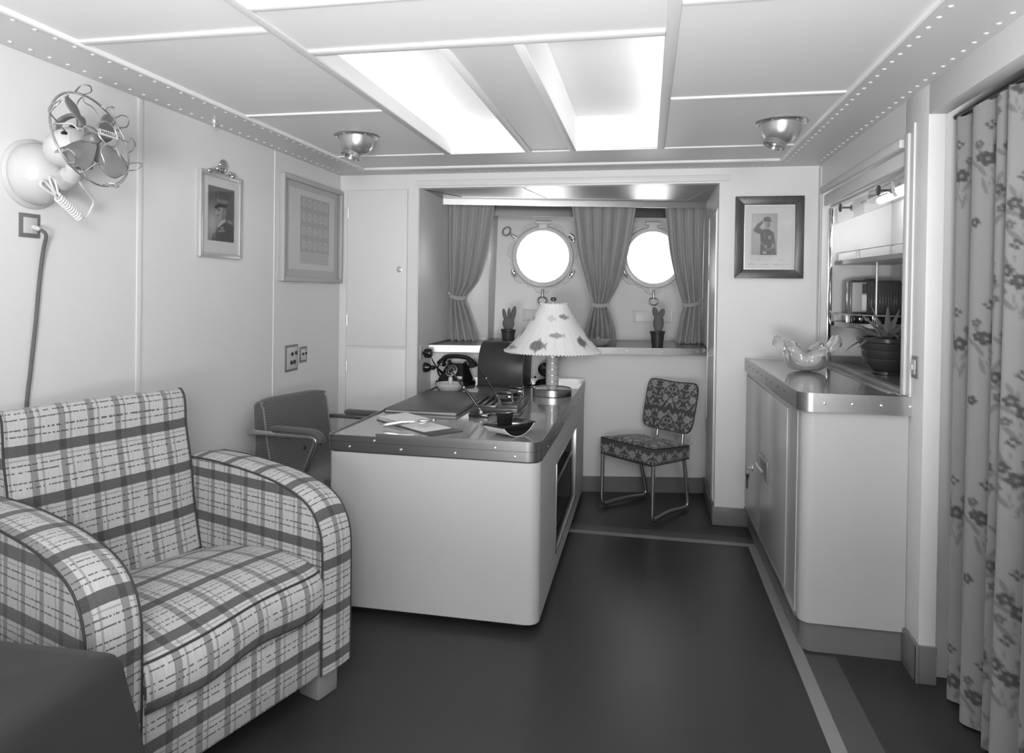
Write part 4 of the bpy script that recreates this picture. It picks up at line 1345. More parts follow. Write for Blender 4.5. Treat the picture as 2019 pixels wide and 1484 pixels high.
FT = floral_tile()
dc = thing('door_curtain', 'floor-length pale curtain with dark flowers closing the right-hand doorway', 'curtain', (1.03, 2.05, 0.0))
CY0, CY1 = 1.50, 2.605
def dc_x(y):
    ph = 2 * PI * (CY1 - y) / 0.118
    return 0.026 * math.sin(ph + 0.9 * math.sin(ph * 0.31)) + 0.008 * math.sin(ph * 0.43 + 1)
NS = 300
arc_u = [0.0]
for i in range(NS):
    y0, y1 = CY1 + (CY0 - CY1) * i / NS, CY1 + (CY0 - CY1) * (i + 1) / NS
    arc_u.append(arc_u[-1] + math.hypot(y1 - y0, dc_x(y1) - dc_x(y0)))
def dcf(s, t):
    y = CY1 + (CY0 - CY1) * s
    x = dc_x(y - 0.012 * math.sin(2.5 * t) * s)
    z = 1.968 - (1.968 - 0.012) * t + (0.010 * math.sin(2 * PI * (CY1 - y) / 0.118) if t < 0.02 else 0)
    return (x * (1 + 0.25 * t) + 0.008 - 0.04 * t * t * s, y - 2.05 - 0.03 * t * (1 - s), z)
pc = part('cloth', MB().grid(dcf, NS, 330, uv=lambda s, t: (arc_u[round(s * NS)], t * 1.95), col=lambda s, t: FT.at(-arc_u[round(s * NS)] / 0.42 + 0.2, (1 - t) * 1.956 / 0.56 + 0.3)), 'door_curtain_cloth', dc, angle=80)
part('curtain_rod', MB().tube([(0.01, -0.56, 1.975), (0.01, 0.555, 1.975)], 0.007, 10), 'dark_metal', dc)

# =================================================================== THINGS ON THE WALLS
# ---- fan on the left wall
fan = thing('wall_fan', 'wall fan with grey blades in an open wire cage on a white domed bracket', 'fan', (XL, 1.868, 1.712))
part('wall_plate', MB().lathe([(0.112, 0.0), (0.112, 0.010), (0.104, 0.016)], 40, c=(0, 0, 0), axis=(1, 0, 0)), 'fitting_white', fan)
part('dome', MB().lathe([(0.098, 0.012), (0.100, 0.022), (0.094, 0.050), (0.078, 0.082), (0.052, 0.104), (0.022, 0.113), (0.001, 0.115)], 40, axis=(1, 0, 0), cap=False), 'fitting_white', fan)
part('bracket_arm', MB().tube(catmull([(0.06, 0.03, -0.02), (0.13, 0.005, -0.012), (0.19, -0.03, -0.002), (0.215, -0.048, 0.02)], 6), [0.036] * 6 + [0.032] * 6 + [0.026] * 6 + [0.020], 18), 'fitting_white', fan)
TLT = R(15)
ax = Vector((math.cos(TLT), 0, math.sin(TLT)))
HUB = Vector((0.272, -0.048, 0.094))
part('pivot_knob', MB().lathe([(0.018, 0), (0.018, 0.03), (0.013, 0.034), (0.013, 0.05), (0.010, 0.053)], 16, c=(0.215, -0.055, 0.015), axis=(0.5, 0.8, 0.1)), 'tube_metal', fan)
mo = part('motor', MB().lathe([(0.012, -0.150), (0.042, -0.140), (0.056, -0.115), (0.060, -0.080), (0.058, -0.052), (0.046, -0.036), (0.018, -0.030)], 30, c=HUB, axis=ax), 'fitting_white', fan)
u_ = Vector((0, 1, 0)); w_ = ax.cross(u_)
for i in range(7):
    a = 2 * PI * i / 7
    p = HUB + ax * -0.046 + (u_ * math.cos(a) + w_ * math.sin(a)) * 0.0535
    part('vent_slot', box(-0.006, 0.006, -0.007, 0.007, -0.004, 0.004).xf(Matrix.Translation(p) @ Matrix((ax, u_ * math.cos(a) + w_ * math.sin(a), ax.cross(u_ * math.cos(a) + w_ * math.sin(a)))).transposed().to_4x4()), 'hole_dark', mo)
hpts = [HUB + ax * -0.13 + Vector((0, 0, 0.048)), HUB + ax * -0.125 + Vector((0, 0, 0.088)), HUB + ax * -0.08 + Vector((0, 0, 0.098)), HUB + ax * -0.04 + Vector((0, 0, 0.080)), HUB + ax * -0.035 + Vector((0, 0, 0.050))]
part('carry_handle', MB().tube(catmull(hpts, 6), 0.007, 8, flat=2.0), 'blade_grey', mo)
yk = [HUB + ax * -0.08 + w_ * -0.062, HUB + ax * -0.09 + w_ * -0.08 + Vector((-0.01, 0, 0)), Vector((0.215, -0.050, 0.015))]
part('yoke', MB().tube(yk, 0.012, 10), 'fitting_white', fan)
def blade(a0):
    mb = MB()
    def fn(s, t):
        r = 0.018 + 0.120 * s
        wdt = 0.074 * (0.34 + 1.10 * s ** 0.8) * math.sqrt(max(0.0006, 1 - max(0.0, (s - 0.50) / 0.50) ** 2))
        q = (t - 0.5) * wdt + 0.010 * s
        pit_ = 0.030 * (t - 0.5) * (1.4 - 0.6 * s) + 0.006 * math.sin(PI * t)
        c, sn = math.cos(a0), math.sin(a0)
        e = u_ * c + w_ * sn; f = -u_ * sn + w_ * c
        return HUB + e * r + f * q + ax * pit_
    mb.grid(lambda s, t: fn(math.sin(s * PI / 2), t), 26, 10)
    return mb
for a in (112, 32, 222, 312):
    o = part('blade', blade(R(a)), 'blade_grey', fan, angle=80)
    md = o.modifiers.new('thickness', 'SOLIDIFY'); md.thickness = 0.0018
part('hub_cap', MB().lathe([(0.020, -0.012), (0.020, 0.012), (0.014, 0.020), (0.001, 0.023)], 20, c=HUB, axis=ax, cap=False), 'blade_grey', fan)
def circ(rad, d, n=48):
    return [HUB + ax * d + (u_ * math.cos(2 * PI * i / n) + w_ * math.sin(2 * PI * i / n)) * rad for i in range(n)]
part('cage_ring', MB().tube(circ(0.148, 0.002), 0.0036, 8, closed=True), 'tube_metal', fan)
br = part('badge_ring', MB().tube(circ(0.040, 0.062, 32), 0.0030, 8, closed=True), 'tube_metal', fan)
def pol(a, r, d): return HUB + ax * d + (u_ * math.cos(a) + w_ * math.sin(a)) * r
for i in range(6):
    a = 2 * PI * (i + 0.2) / 6
    da = R(15)
    pts = [pol(a - da * 1.1, 0.148, 0.002), pol(a - da * 1.0, 0.146, 0.022), pol(a - da * .9, 0.125, 0.052), pol(a - da * 0.3, 0.108, 0.060), pol(a - da * 1.0, 0.085, 0.062), pol(a - da * 1.2, 0.060, 0.062), pol(a - da * .5, 0.041, 0.062)]
    part('cage_wire', MB().tube(catmull(pts, 6), 0.0024, 6), 'tube_metal', fan)
    pts = [pol(a + da * 1.1, 0.148, 0.002), pol(a + da * 1.0, 0.150, 0.030), pol(a + da * 1.5, 0.158, 0.046), pol(a + da * 1.9, 0.160, 0.030), pol(a + da * 1.9, 0.148, 0.002)]
    part('cage_loop', MB().tube(catmull(pts, 6), 0.0024, 6), 'tube_metal', fan)
    pts = [pol(a + da * 1.0, 0.148, 0.002), pol(a + da * 0.9, 0.130, -0.03), pol(a + da * .6, 0.075, -0.046), pol(a + da * .5, 0.052, -0.05)]
    part('cage_stay', MB().tube(catmull(pts, 5), 0.0024, 6), 'tube_metal', fan)
bm_ = Matrix((u_, w_, ax)).transposed().to_4x4()
bm_.translation = HUB + ax * 0.062
bd = part('badge', MB().box(-0.040, 0.040, -0.0095, 0.0095, 0.0, 0.002).xf(bm_), 'fitting_white', fan)
def text_mesh(s, size, M, name='lettering'):
    cu = bpy.data.curves.new(name, 'FONT')
    cu.body = s; cu.size = size; cu.align_x = 'CENTER'; cu.align_y = 'CENTER'; cu.extrude = 0.0003
    o = bpy.data.objects.new(name, cu); COL.objects.link(o)
    bpy.context.view_layer.update()
    dg = bpy.context.evaluated_depsgraph_get()
    me = bpy.data.meshes.new_from_object(o.evaluated_get(dg))
    bpy.data.objects.remove(o); bpy.data.curves.remove(cu)
    me.transform(M)
    return me
tm = text_mesh('MARELLI', 0.0155, bm_ @ Matrix.Translation((0, 0, 0.0024)))
part('lettering', tm, 'letter_dark', bd)
# coiled cord under the fan
cd = thing('fan_cord', 'bundled white cord hanging below the fan bracket', 'cord', (XL, 1.868, 1.712))
pts = [(0.13, 0.035, -0.03), (0.13, 0.06, -0.06), (0.125, 0.075, -0.085), (0.12, 0.08, -0.12)]
coil = []
A, B = Vector((0.115, -0.015, -0.075)), Vector((0.125, 0.062, -0.132))
for i in range(120):
    t = i / 119
    c = A.lerp(B, t)
    ph = 2 * PI * 11 * t
    coil.append(c + Vector((0.010 * math.cos(ph), 0.004 * math.sin(ph), 0.012 * math.sin(ph))))
part('coil', MB().tube(coil, 0.0036, 6), 'rope', cd)
part('loop', MB().tube(catmull([A, A + Vector((0, -0.035, 0.012)), A + Vector((0, -0.062, 0.028)), A + Vector((0, -0.045, 0.040)), A], 8), 0.0036, 6), 'rope', cd)
part('loop', MB().tube(catmull([A, A + Vector((0, -0.022, 0.035)), A + Vector((0, -0.028, 0.058)), A + Vector((0, -0.008, 0.048)), A + Vector((0, 0.006, 0.0))], 8), 0.0036, 6), 'rope', cd)
part('lead', MB().tube(catmull([B, B + Vector((0, 0.030, 0.004)), B + Vector((0, 0.045, 0.028)), B + Vector((0.02, 0.035, 0.060)), Vector((0.19, 0.0, -0.035)), Vector((0.20, -0.03, -0.005))], 8), 0.0036, 6), 'rope', cd)

def socket(name, label, loc, w, h, holes, frame='plate_dark', normal='x', cat='socket'):
    t = thing(name, label, cat, loc)
    def B(a0, a1, z0, z1, d0, d1):
        return box(d0, d1, a0, a1, z0, z1) if normal == 'x' else box(-d1, -d0, a0, a1, z0, z1)
    part('plate', B(-w / 2, w / 2, -h / 2, h / 2, 0, 0.004), frame, t, bevel=0.001)
    part('insert', B(-w / 2 + 0.013, w / 2 - 0.013, -h / 2 + 0.013, h / 2 - 0.013, 0.004, 0.008), 'fitting_white', t, bevel=0.002)
    s = 1 if normal == 'x' else -1
    for (a, z, r) in holes:
        part('socket_hole', MB().lathe([(r, 0.0), (r, 0.006), (r * .8, 0.008)], 14, c=(s * 0.006, a, z), axis=(s, 0, 0)), 'bakelite', t)
    return t
s1 = socket('wall_socket', 'square wall socket with a dark flex plugged in below the fan', (XL, 1.861, 1.545), 0.076, 0.078, ())
part('plug', MB().lathe([(0.009, 0.0), (0.009, 0.012), (0.007, 0.022), (0.005, 0.026)], 16, c=(0.008, 0.010, -0.004), axis=(1, 0, -0.3)), 'fitting_white', s1)
fl = catmull([(XL + 0.034, 1.871, 1.533), (XL + 0.040, 1.886, 1.516), (XL + 0.020, 1.896, 1.47), (XL + 0.010, 1.893, 1.38), (XL + 0.010, 1.880, 1.24), (XL + 0.010, 1.862, 1.08), (XL + 0.010, 1.848, 0.95), (XL + 0.012, 1.84, 0.7), (XL + 0.012, 1.84, 0.3), (XL + 0.015, 1.84, 0.02)], 8)
tag(part('flex', MB().tube(fl, 0.0058, 8), 'cable_dark'), 'dark flex running down the left wall behind the armchair', 'cable')
socket('wall_socket', 'larger socket plate with four black pins low on the left wall', (XL, 3.535, 0.960), 0.138, 0.150, ((-0.004, 0.022, 0.011), (0.04, 0.026, 0.011), (-0.012, -0.026, 0.012), (0.022, -0.024, 0.012)))
socket('wall_socket', 'smaller socket plate with two black pins near the far left corner', (XL, 3.668, 0.968), 0.086, 0.092, ((-0.014, 0.004, 0.008), (0.020, 0.006, 0.008)))
socket('light_switch', 'upright light switch plate on the post beside the serving hatch', (XR, 2.685, 1.101), 0.055, 0.080, (), normal='-x', cat='switch')
part('toggle', box(-0.016, -0.008, -0.004, 0.004, -0.010, 0.010), 'fitting_white', [o for o in COL.objects if o.name == 'light_switch'][0], bevel=0.002)
# sockets in the recess and their plugs
t = thing('wall_socket', 'upright socket plate with a black plug on the left recess cheek', 'socket', (-1.436, 4.225, 0.948))
part('plate', box(0, 0.004, -0.03, 0.03, -0.042, 0.042), 'fitting_white', t, bevel=0.001)
part('plug', MB().lathe([(0.010, 0.004), (0.014, 0.012), (0.030, 0.020), (0.031, 0.050), (0.026, 0.062), (0.005, 0.064)], 22, c=(0, 0.02, -0.004), axis=(1, 0, 0)), 'bakelite', t)
t = thing('wall_socket', 'round black bakelite socket below the plugged one in the recess', 'socket', (-1.436, 4.285, 0.846))
part('body', MB().lathe([(0.032, 0.0), (0.033, 0.018), (0.028, 0.028), (0.024, 0.040), (0.012, 0.044)], 22, axis=(1, 0, 0)), 'bakelite', t)
part('plug', MB().lathe([(0.012, 0.040), (0.016, 0.050), (0.014, 0.070), (0.006, 0.076)], 16, axis=(1, 0, 0)), 'bakelite', t)
tag(part('telephone_flex', MB().tube(catmull([(-1.378, 4.245, 0.925), (-1.362, 4.25, 0.890), (-1.345, 4.27, 0.850), (-1.325, 4.30, 0.815), (-1.30, 4.32, 0.79), (-1.283, 4.32, 0.775)], 8), 0.0045, 8), 'bakelite'), 'black flex from the upper recess plug to the telephone', 'cable')
tag(part('telephone_flex', MB().tube(catmull([(-1.362, 4.285, 0.846), (-1.340, 4.285, 0.842), (-1.315, 4.30, 0.818), (-1.285, 4.33, 0.785)], 8), 0.0045, 8), 'bakelite'), 'black flex from the lower round recess socket to the telephone', 'cable')

# ---- pictures
def frame4(w, h, fw_, d0, d1, bev):
    """mitred rectangular frame in the (a,z) plane, returns list of four hexahedra builders"""
    out = []
    W, H, w2, h2 = w / 2, h / 2, w / 2 - fw_, h / 2 - fw_
    quads = [[(-W, -H), (W, -H), (w2, -h2), (-w2, -h2)], [(W, -H), (W, H), (w2, h2), (w2, -h2)], [(W, H), (-W, H), (-w2, h2), (w2, h2)], [(-W, H), (-W, -H), (-w2, -h2), (-w2, h2)]]
    for q in quads:
        out.append(q)
    return out
def picture(label, loc, w, h, fw_, fmat, depth, mount, draw, pw, ph, po=(0, 0), normal='x', inner=None, mat2='mount_board', name='framed_photograph', cat='picture', tilt=0.0):
    t = thing(name, label, cat, loc, (0, 0, 0) if normal == 'x' else (0, 0, -PI / 2))
    # local: x out of the wall, y to the right as seen, z up
    if normal == 'x':
        sg = 1
    for q in frame4(w, h, fw_, 0, depth, 0):
        part('frame_side', MB().prism(q, 'x', 0.0, depth), fmat, t, bevel=0.0025)
    part('mount', box(0.002, depth * 0.45, -w / 2 + fw_, w / 2 - fw_, -h / 2 + fw_, h / 2 - fw_), mat2, t)
    if inner:
        for q in frame4(w - 2 * fw_, h - 2 * fw_, inner, 0, depth, 0):
            part('inner_slip', MB().prism(q, 'x', depth * 0.45, depth * 0.75), 'frame_silver', t)
    xx = depth * 0.45 + 0.0006
    o = part('print', draw.sheet(lambda s, tt: (xx, po[0] + (s - .5) * pw, po[1] + (tt - .5) * ph)), 'print', t, smooth=False)
    gl = part('glazing', box(depth * 0.62, depth * 0.62 + 0.0015, -w / 2 + fw_, w / 2 - fw_, -h / 2 + fw_, h / 2 - fw_), 'picture_glass', t)
    return t
kk = NT('picture_glass')
out = kk.t.nodes['Material Output']
tr = kk.n('ShaderNodeBsdfTransparent'); gl = kk.n('ShaderNodeBsdfGlossy'); gl.inputs['Roughness'].default_value = 0.03
fr_ = kk.n('ShaderNodeLayerWeight'); fr_.inputs['Blend'].default_value = 0.5
fac_ = kk.math('MULTIPLY_ADD', kk.math('POWER', fr_.outputs['Facing'], 5.0), 0.6, 0.025)
mx = kk.n('ShaderNodeMixShader')
kk.l(fac_, mx.inputs[0]); kk.l(tr.outputs[0], mx.inputs[1]); kk.l(gl.outputs[0], mx.inputs[2]); kk.l(mx.outputs[0], out.inputs['Surface'])
MATS['picture_glass'] = kk.m

def portrait():
    d = Draw(90, 116, 0.10)
    for k2 in range(14):
        r = 0.75 - k2 * 0.05
        d.ell(0.16, 0.32, r * .62, r * .62, 0.10 + 0.018 * k2)
    d.poly([(0.14, 0.0), (0.18, 0.10), (0.36, 0.22), (0.46, 0.30), (0.66, 0.36), (0.90, 0.33), (1, 0.30), (1, 0)], 0.055)
    d.poly([(0.32, 0.46), (0.34, 0.36), (0.44, 0.28), (0.62, 0.36), (0.66, 0.56), (0.60, 0.66), (0.34, 0.68)], 0.26)
    d.poly([(0.50, 0.42), (0.64, 0.36), (0.70, 0.62), (0.58, 0.70)], 0.15)
    d.poly([(0.26, 0.52), (0.33, 0.60), (0.34, 0.44)], 0.30)
    d.ell(0.40, 0.575, 0.045, 0.02, 0.05); d.line([(0.33, 0.475), (0.40, 0.470)], 0.012, 0.12)
    d.ell(0.62, 0.53, 0.035, 0.06, 0.22)
    d.poly([(0.22, 0.62), (0.40, 0.70), (0.70, 0.70), (0.72, 0.64), (0.46, 0.63), (0.30, 0.58)], 0.03)
    d.poly([(0.30, 0.69), (0.72, 0.69), (0.74, 0.80), (0.30, 0.80)], 0.10)
    for i in range(9):
        d.ell(0.34 + i * 0.046, 0.745, 0.016, 0.028, 0.26)
    d.poly([(0.27, 0.79), (0.76, 0.79), (0.86, 0.86), (0.70, 0.93), (0.44, 0.94), (0.26, 0.88)], 0.07)
    d.ell(0.37, 0.85, 0.03, 0.04, 0.13)
    d.line([(0.40, 0.28), (0.52, 0.36), (0.64, 0.40)], 0.022, 0.42)
    d.line([(0.34, 0.24), (0.24, 0.06)], 0.02, 0.13)
    d.line([(0.76, 0.39), (0.92, 0.37)], 0.018, 0.28)
    d.line([(0.40, 0.19), (0.62, 0.21)], 0.016, 0.22); d.line([(0.48, 0.25), (0.58, 0.26)], 0.016, 0.22)
    return d.blur(2)
p1 = picture('portrait photograph of a man in uniform cap with an ornate crest on its frame', (XL, 2.858, 1.688), 0.316, 0.392, 0.020, 'frame_silver', 0.020, 0, portrait(), 0.200, 0.252, (0.006, 0.008))
# crest ornament
rr = random.Random(4)
cm = MB()
cm.ball((0, 0, 0.0), (0.012, 0.026, 0.034), 14, 8)
cr = part('crest', cm, 'tube_metal', p1, loc=(0.016, 0.004, 0.232))
for i in range(22):
    a = rr.uniform(-1, 1)
    y = a * 0.10; z = 0.197 + max(0.0, 0.05 * (1 - abs(a)) ** 1.5) * rr.uniform(0.2, 1.2)
    part('crest_scroll', MB().ball((0, 0, 0), (0.008, rr.uniform(0.007, 0.014), rr.uniform(0.006, 0.012)), 8, 6), 'tube_metal', cr, loc=(0.002, y, z - 0.232))

def medals():
    d = Draw(110, 150, 0.30)
    for j in range(4):
        for i in range(5):
            x, y = 0.12 + i * 0.19, 0.90 - j * 0.205
            d.ell(x, y, 0.070, 0.064, 0.46); d.ell(x, y, 0.05, 0.045, 0.32)
            d.ell(x + 0.01 * ((i * 7 + j * 3) % 3 - 1), y, 0.020, 0.028, 0.41); d.ell(x, y + 0.02, 0.014, 0.011, 0.28)
            d.line([(x - 0.07, y - 0.065), (x + 0.04, y - 0.07)], 0.005, 0.27)
    d.poly([(0, 0), (1, 0), (1, 0.18), (0, 0.18)], 0.40)
    for j in range(5):
        d.line([(0.08, 0.155 - j * 0.03), (0.55 + 0.08 * ((j * 5) % 4), 0.155 - j * 0.03)], 0.004, 0.33)
        d.line([(0.66, 0.14 - j * 0.03), (0.94, 0.14 - j * 0.03)], 0.004, 0.34)
    return d.blur(1)
p2 = picture('large pale frame with a print of four rows of medals on the left wall', (XL, 3.752, 1.690), 0.730, 0.590, 0.024, 'frame_pale', 0.034, 0, medals(), 0.360, 0.392, (0.02, 0.006), mat2='mat_grey' if False else 'frame_pale', name='framed_print')
part('sheet', box(0.0155, 0.0158, -0.285, 0.270, -0.225, 0.235), 'mount_board', p2)

def saluting():
    d = Draw(100, 130, 0.30)
    for k2 in range(8):
        d.ell(0.4, 0.6, 0.8 - k2 * 0.09, 0.7 - k2 * 0.07, 0.30 + 0.012 * k2)
    d.poly([(0.34, 0.0), (0.36, 0.30), (0.34, 0.52), (0.46, 0.62), (0.66, 0.62), (0.86, 0.54), (0.92, 0.30), (0.94, 0.06), (0.98, 0.0)], 0.10)
    d.poly([(0.34, 0.50), (0.12, 0.55), (0.08, 0.60), (0.22, 0.74), (0.44, 0.84), (0.48, 0.80), (0.30, 0.66), (0.44, 0.60)], 0.12)
    d.poly([(0.42, 0.80), (0.58, 0.88), (0.60, 0.85), (0.46, 0.77)], 0.32)
    d.ell(0.60, 0.74, 0.095, 0.105, 0.27); d.ell(0.66, 0.73, 0.05, 0.08, 0.18)
    d.ell(0.60, 0.865, 0.15, 0.05, 0.11); d.poly([(0.46, 0.83), (0.76, 0.83), (0.80, 0.79), (0.72, 0.80), (0.50, 0.80)], 0.09)
    d.ell(0.70, 0.42, 0.05, 0.045, 0.34); d.ell(0.70, 0.42, 0.02, 0.02, 0.12)
    d.ell(0.56, 0.20, 0.05, 0.04, 0.28); d.ell(0.84, 0.22, 0.04, 0.06, 0.26)
    d.line([(0.40, 0.30), (0.64, 0.12), (0.86, 0.20)], 0.014, 0.22)
    d.ell(0.52, 0.06, 0.08, 0.04, 0.30)
    d.line([(0.50, 0.58), (0.52, 0.40)], 0.01, 0.22)
    return d.blur(2)
p3 = picture('dark-framed photograph of a saluting officer with handwriting below on the end wall', (0.6885, YB, 1.689), 0.377, 0.473, 0.050, 'wood_frame', 0.022, 0, saluting(), 0.142, 0.240, (-0.026, 0.018), normal='y', inner=0.004)
# handwriting under the photograph
wr_ = Draw(150, 36, 0.56)
rw = random.Random(11)
for row, (y, x0, x1) in enumerate(((0.78, 0.08, 0.60), (0.74, 0.70, 0.84), (0.30, 0.02, 0.24), (0.32, 0.30, 0.52), (0.28, 0.58, 0.98))):
    x = x0; pts = []
    while x < x1:
        pts.append((x, y + rw.uniform(-0.10, 0.14))); x += 0.014
    wr_.line(pts, 0.006, 0.36)
part('handwriting', wr_.sheet(lambda s, t: (0.0106, (s - .5) * 0.235, -0.146 + (t - .5) * 0.055)), 'print', p3, smooth=False)

# ---- ceiling lamps
def ceiling_lamp(loc, label, turn):
    t = thing('ceiling_lamp', label, 'lamp', loc, (0, 0, turn), group='metal bowl lamps on the ceiling')
    part('flange', MB().lathe([(0.086, 0.0), (0.108, 0.0), (0.110, 0.006), (0.104, 0.010), (0.088, 0.012)], 40, axis=(0, 0, -1)), 'tube_metal', t)
    sb = MB().lathe([(0.005, 0), (0.005, 0.003), (0.002, 0.004)], 8, axis=(0, 0, -1)).mesh('flange_screw')
    for i in range(6):
        part('flange_screw', sb, 'bolt_metal', t, loc=(0.098 * math.cos(i * PI / 3), 0.098 * math.sin(i * PI / 3), -0.010))
    part('bowl', MB().lathe([(0.084, 0.010), (0.082, 0.030), (0.075, 0.058), (0.060, 0.080), (0.038, 0.094), (0.012, 0.099), (0.001, 0.100)], 44, axis=(0, 0, -1), cap=False), 'lamp_bowl', t)
    cup = MB().lathe([(0.046, 0.0), (0.048, 0.022), (0.044, 0.022), (0.042, 0.002), (0.001, 0.0)], 30, axis=(-0.35, -0.1, -1), c=(-0.022, -0.01, -0.086), cap=False)
    part('glare_cup', cup, 'tube_metal', t)
ceiling_lamp((-1.390, 3.085, 2.100), 'metal bowl ceiling lamp above the left wall pictures', 0.3)
ceiling_lamp((0.556, 3.090, 2.100), 'metal bowl ceiling lamp in front of the serving hatch', 0.0)

# =================================================================== THINGS ON THE DESK, SILL AND COUNTER
ZD = 0.741
# ---- table lamp with fish shade
lp = thing('table_lamp', 'table lamp with a wide cream shade printed with fishes on the desk', 'lamp', (-0.545, 4.02, ZD))
part('base', MB().lathe([(0.108, 0.0), (0.116, 0.003), (0.116, 0.040), (0.112, 0.044), (0.106, 0.044), (0.103, 0.038), (0.030, 0.036)], 56), 'aluminium_v', lp)
cl = part('column', MB().lathe([(0.030, 0.036), (0.030, 0.056), (0.038, 0.062), (0.038, 0.245), (0.032, 0.250), (0.012, 0.262), (0.010, 0.56)], 36), 'lamp_column', lp)
for i in range(5):
    part('column_ring', MB().tube([(0.0385 * math.cos(2 * PI * j / 36), 0.0385 * math.sin(2 * PI * j / 36), 0.085 + i * 0.036) for j in range(36)], 0.0030, 6, closed=True), 'bolt_metal', cl)
def fish_draw():
    d = Draw(420, 120, 0.78)
    face = 0.5
    def P(phi): return face + phi / 360.0
    for i in range(26):
        a = -180 + i * 14
        d.line([(P(a), 0.0), (P(a + 9), 1.0)], 0.0012, 0.66)
        d.line([(P(a + 5), 0.0), (P(a - 6), 1.0)], 0.0010, 0.68)
    def fish(phi, t, L, H, rot, g, kind=0):
        c, s = math.cos(rot), math.sin(rot)
        def Q(a, b):
            x, y = a * L, b * H
            return (P(phi) + (x * c - y * s * 0.28), t + (x * s * 3.5 + y * c))
        pts = [Q(math.cos(a) * .5, math.sin(a) * .5) for a in [2 * PI * k2 / 20 for k2 in range(20)]]
        d.poly(pts, g)
        d.poly([Q(0.42, 0), Q(0.72, 0.45), Q(0.62, 0.0), Q(0.72, -0.45)], g)
        d.poly([Q(-0.1, 0.4), Q(0.12, 0.85), Q(0.2, 0.35)], g)
        d.poly([Q(-0.1, -0.4), Q(0.10, -0.8), Q(0.2, -0.35)], g)
        if kind:
            for q in (-0.25, -0.02, 0.2):
                d.line([Q(q, 0.42), Q(q + 0.05, -0.42)], 0.0022, g * 0.45)
        d.line([Q(-0.4, 0.05), Q(0.4, 0.05)], 0.0012, g * 0.7)
    fish(-7, 0.17, 0.058, 0.19, -0.05, 0.24, 1)
    fish(20, 0.37, 0.066, 0.085, -0.02, 0.34)
    fish(-52, 0.10, 0.060, 0.07, 0.0, 0.34)
    fish(-58, 0.42, 0.022, 0.20, 0.30, 0.26)
    fish(-46, 0.70, 0.030, 0.10, -0.3, 0.32)
    fish(10, 0.71, 0.055, 0.12, -0.12, 0.58)
    fish(44, 0.74, 0.075, 0.09, -0.10, 0.26)
    fish(62, 0.24, 0.045, 0.18, -0.2, 0.22, 1)
    for a, t_, k2 in ((100, 0.3, 0.2), (140, 0.65, 0.24), (-120, 0.25, 0.2), (-150, 0.6, 0.25), (175, 0.2, 0.2), (-95, 0.6, 0.25)):
        fish(a, t_, 0.08, 0.15, 0, k2)
    return d.blur(1)
FD = fish_draw()
def shade_pt(s, t):
    th = -PI / 2 + (s - 0.5) * 2 * PI - 0.13
    r = 0.278 + (0.079 - 0.278) * (t + 0.05 * math.sin(PI * t)) + 0.010 * (1 - t) ** 6
    return (r * math.cos(th), r * math.sin(th), 0.262 + 0.282 * t)
shd = part('shade', MB().grid(shade_pt, 420, 60, uv=lambda s, t: (s, t), col=lambda s, t: FD.at(s, min(t, 0.995)), closeu=True), 'parchment', lp, angle=80)
for r, z, nn in ((0.288, 0.262, 90), (0.079, 0.544, 40)):
    part('shade_lacing', MB().tube([((r + 0.0025 * (i % 2)) * math.cos(2 * PI * i / (2 * nn)), (r + 0.0025 * (i % 2)) * math.sin(2 * PI * i / (2 * nn)), z + 0.0035 * (1 if i % 2 else -1)) for i in range(2 * nn)], 0.0030, 5, closed=True), 'paper', shd)
part('finial', MB().lathe([(0.006, 0.545), (0.007, 0.558), (0.017, 0.566), (0.018, 0.576), (0.011, 0.584), (0.001, 0.586)], 20, cap=False), 'dark_metal', lp)
for a in range(3):
    part('shade_spoke', MB().tube([(0, 0, 0.544), (0.079 * math.cos(a * 2.1), 0.079 * math.sin(a * 2.1), 0.544)], 0.0015, 6), 'dark_metal', lp)

# ---- letter box
lb = thing('stationery_box', 'black leather stationery box with a rounded top at the back of the desk', 'box', (-0.765, 4.230, ZD), (0, 0, R(-3)))
prof = [(0.0, 0.006), (0.0, 0.10)] + [(0.13 - 0.13 * math.cos(a), 0.10 + 0.185 * math.sin(a)) for a in [PI / 2 * i / 10 for i in range(1, 11)]] + [(0.255, 0.285), (0.255, 0.006)]
part('case', MB().prism(prof, 'x', -0.298, 0.0), 'leather_black', lb, bevel=0.004, angle=40)
part('base_board', box(-0.306, 0.008, -0.010, 0.258, 0.0, 0.006), 'leather_black', lb, bevel=0.002)
part('edge_stitch', MB().tube([(0.001, y, z) for y, z in prof[:-1]], 0.0016, 6), 'piping_light', lb)

# ---- telephone
tp = thing('telephone', 'black bakelite desk telephone with a rotary dial left of the stationery box', 'telephone', (-1.222, 4.295, ZD), (0, 0, R(-14)))
def taper(w0, d0, w1, d1, z0, z1, oy=0.0):
    return MB().hexa([(-w0, -d0, z0), (w0, -d0, z0), (w0, d0, z0), (-w0, d0, z0), (-w1, -d1 + oy, z1), (w1, -d1 + oy, z1), (w1, d1 + oy, z1), (-w1, d1 + oy, z1)])
part('base', taper(0.108, 0.085, 0.105, 0.08, 0, 0.028), 'bakelite', tp, bevel=0.006)
part('body', taper(0.098, 0.076, 0.058, 0.034, 0.028, 0.138, 0.022), 'bakelite', tp, bevel=0.010, seg=3)
for s in (-1, 1):
    part('cradle', MB().tube(catmull([(s * 0.035, 0.022, 0.128), (s * 0.058, 0.022, 0.138), (s * 0.068, 0.022, 0.152)], 5), 0.009, 8, flat=2.2), 'bakelite', tp)
dn = Vector((0, -0.80, 0.60)).normalized()
dial = part('dial', MB().lathe([(0.041, 0.0), (0.041, 0.008), (0.038, 0.011), (0.001, 0.012)], 36, c=(0.0, -0.050, 0.090), axis=dn, cap=False), 'frame_silver', tp)
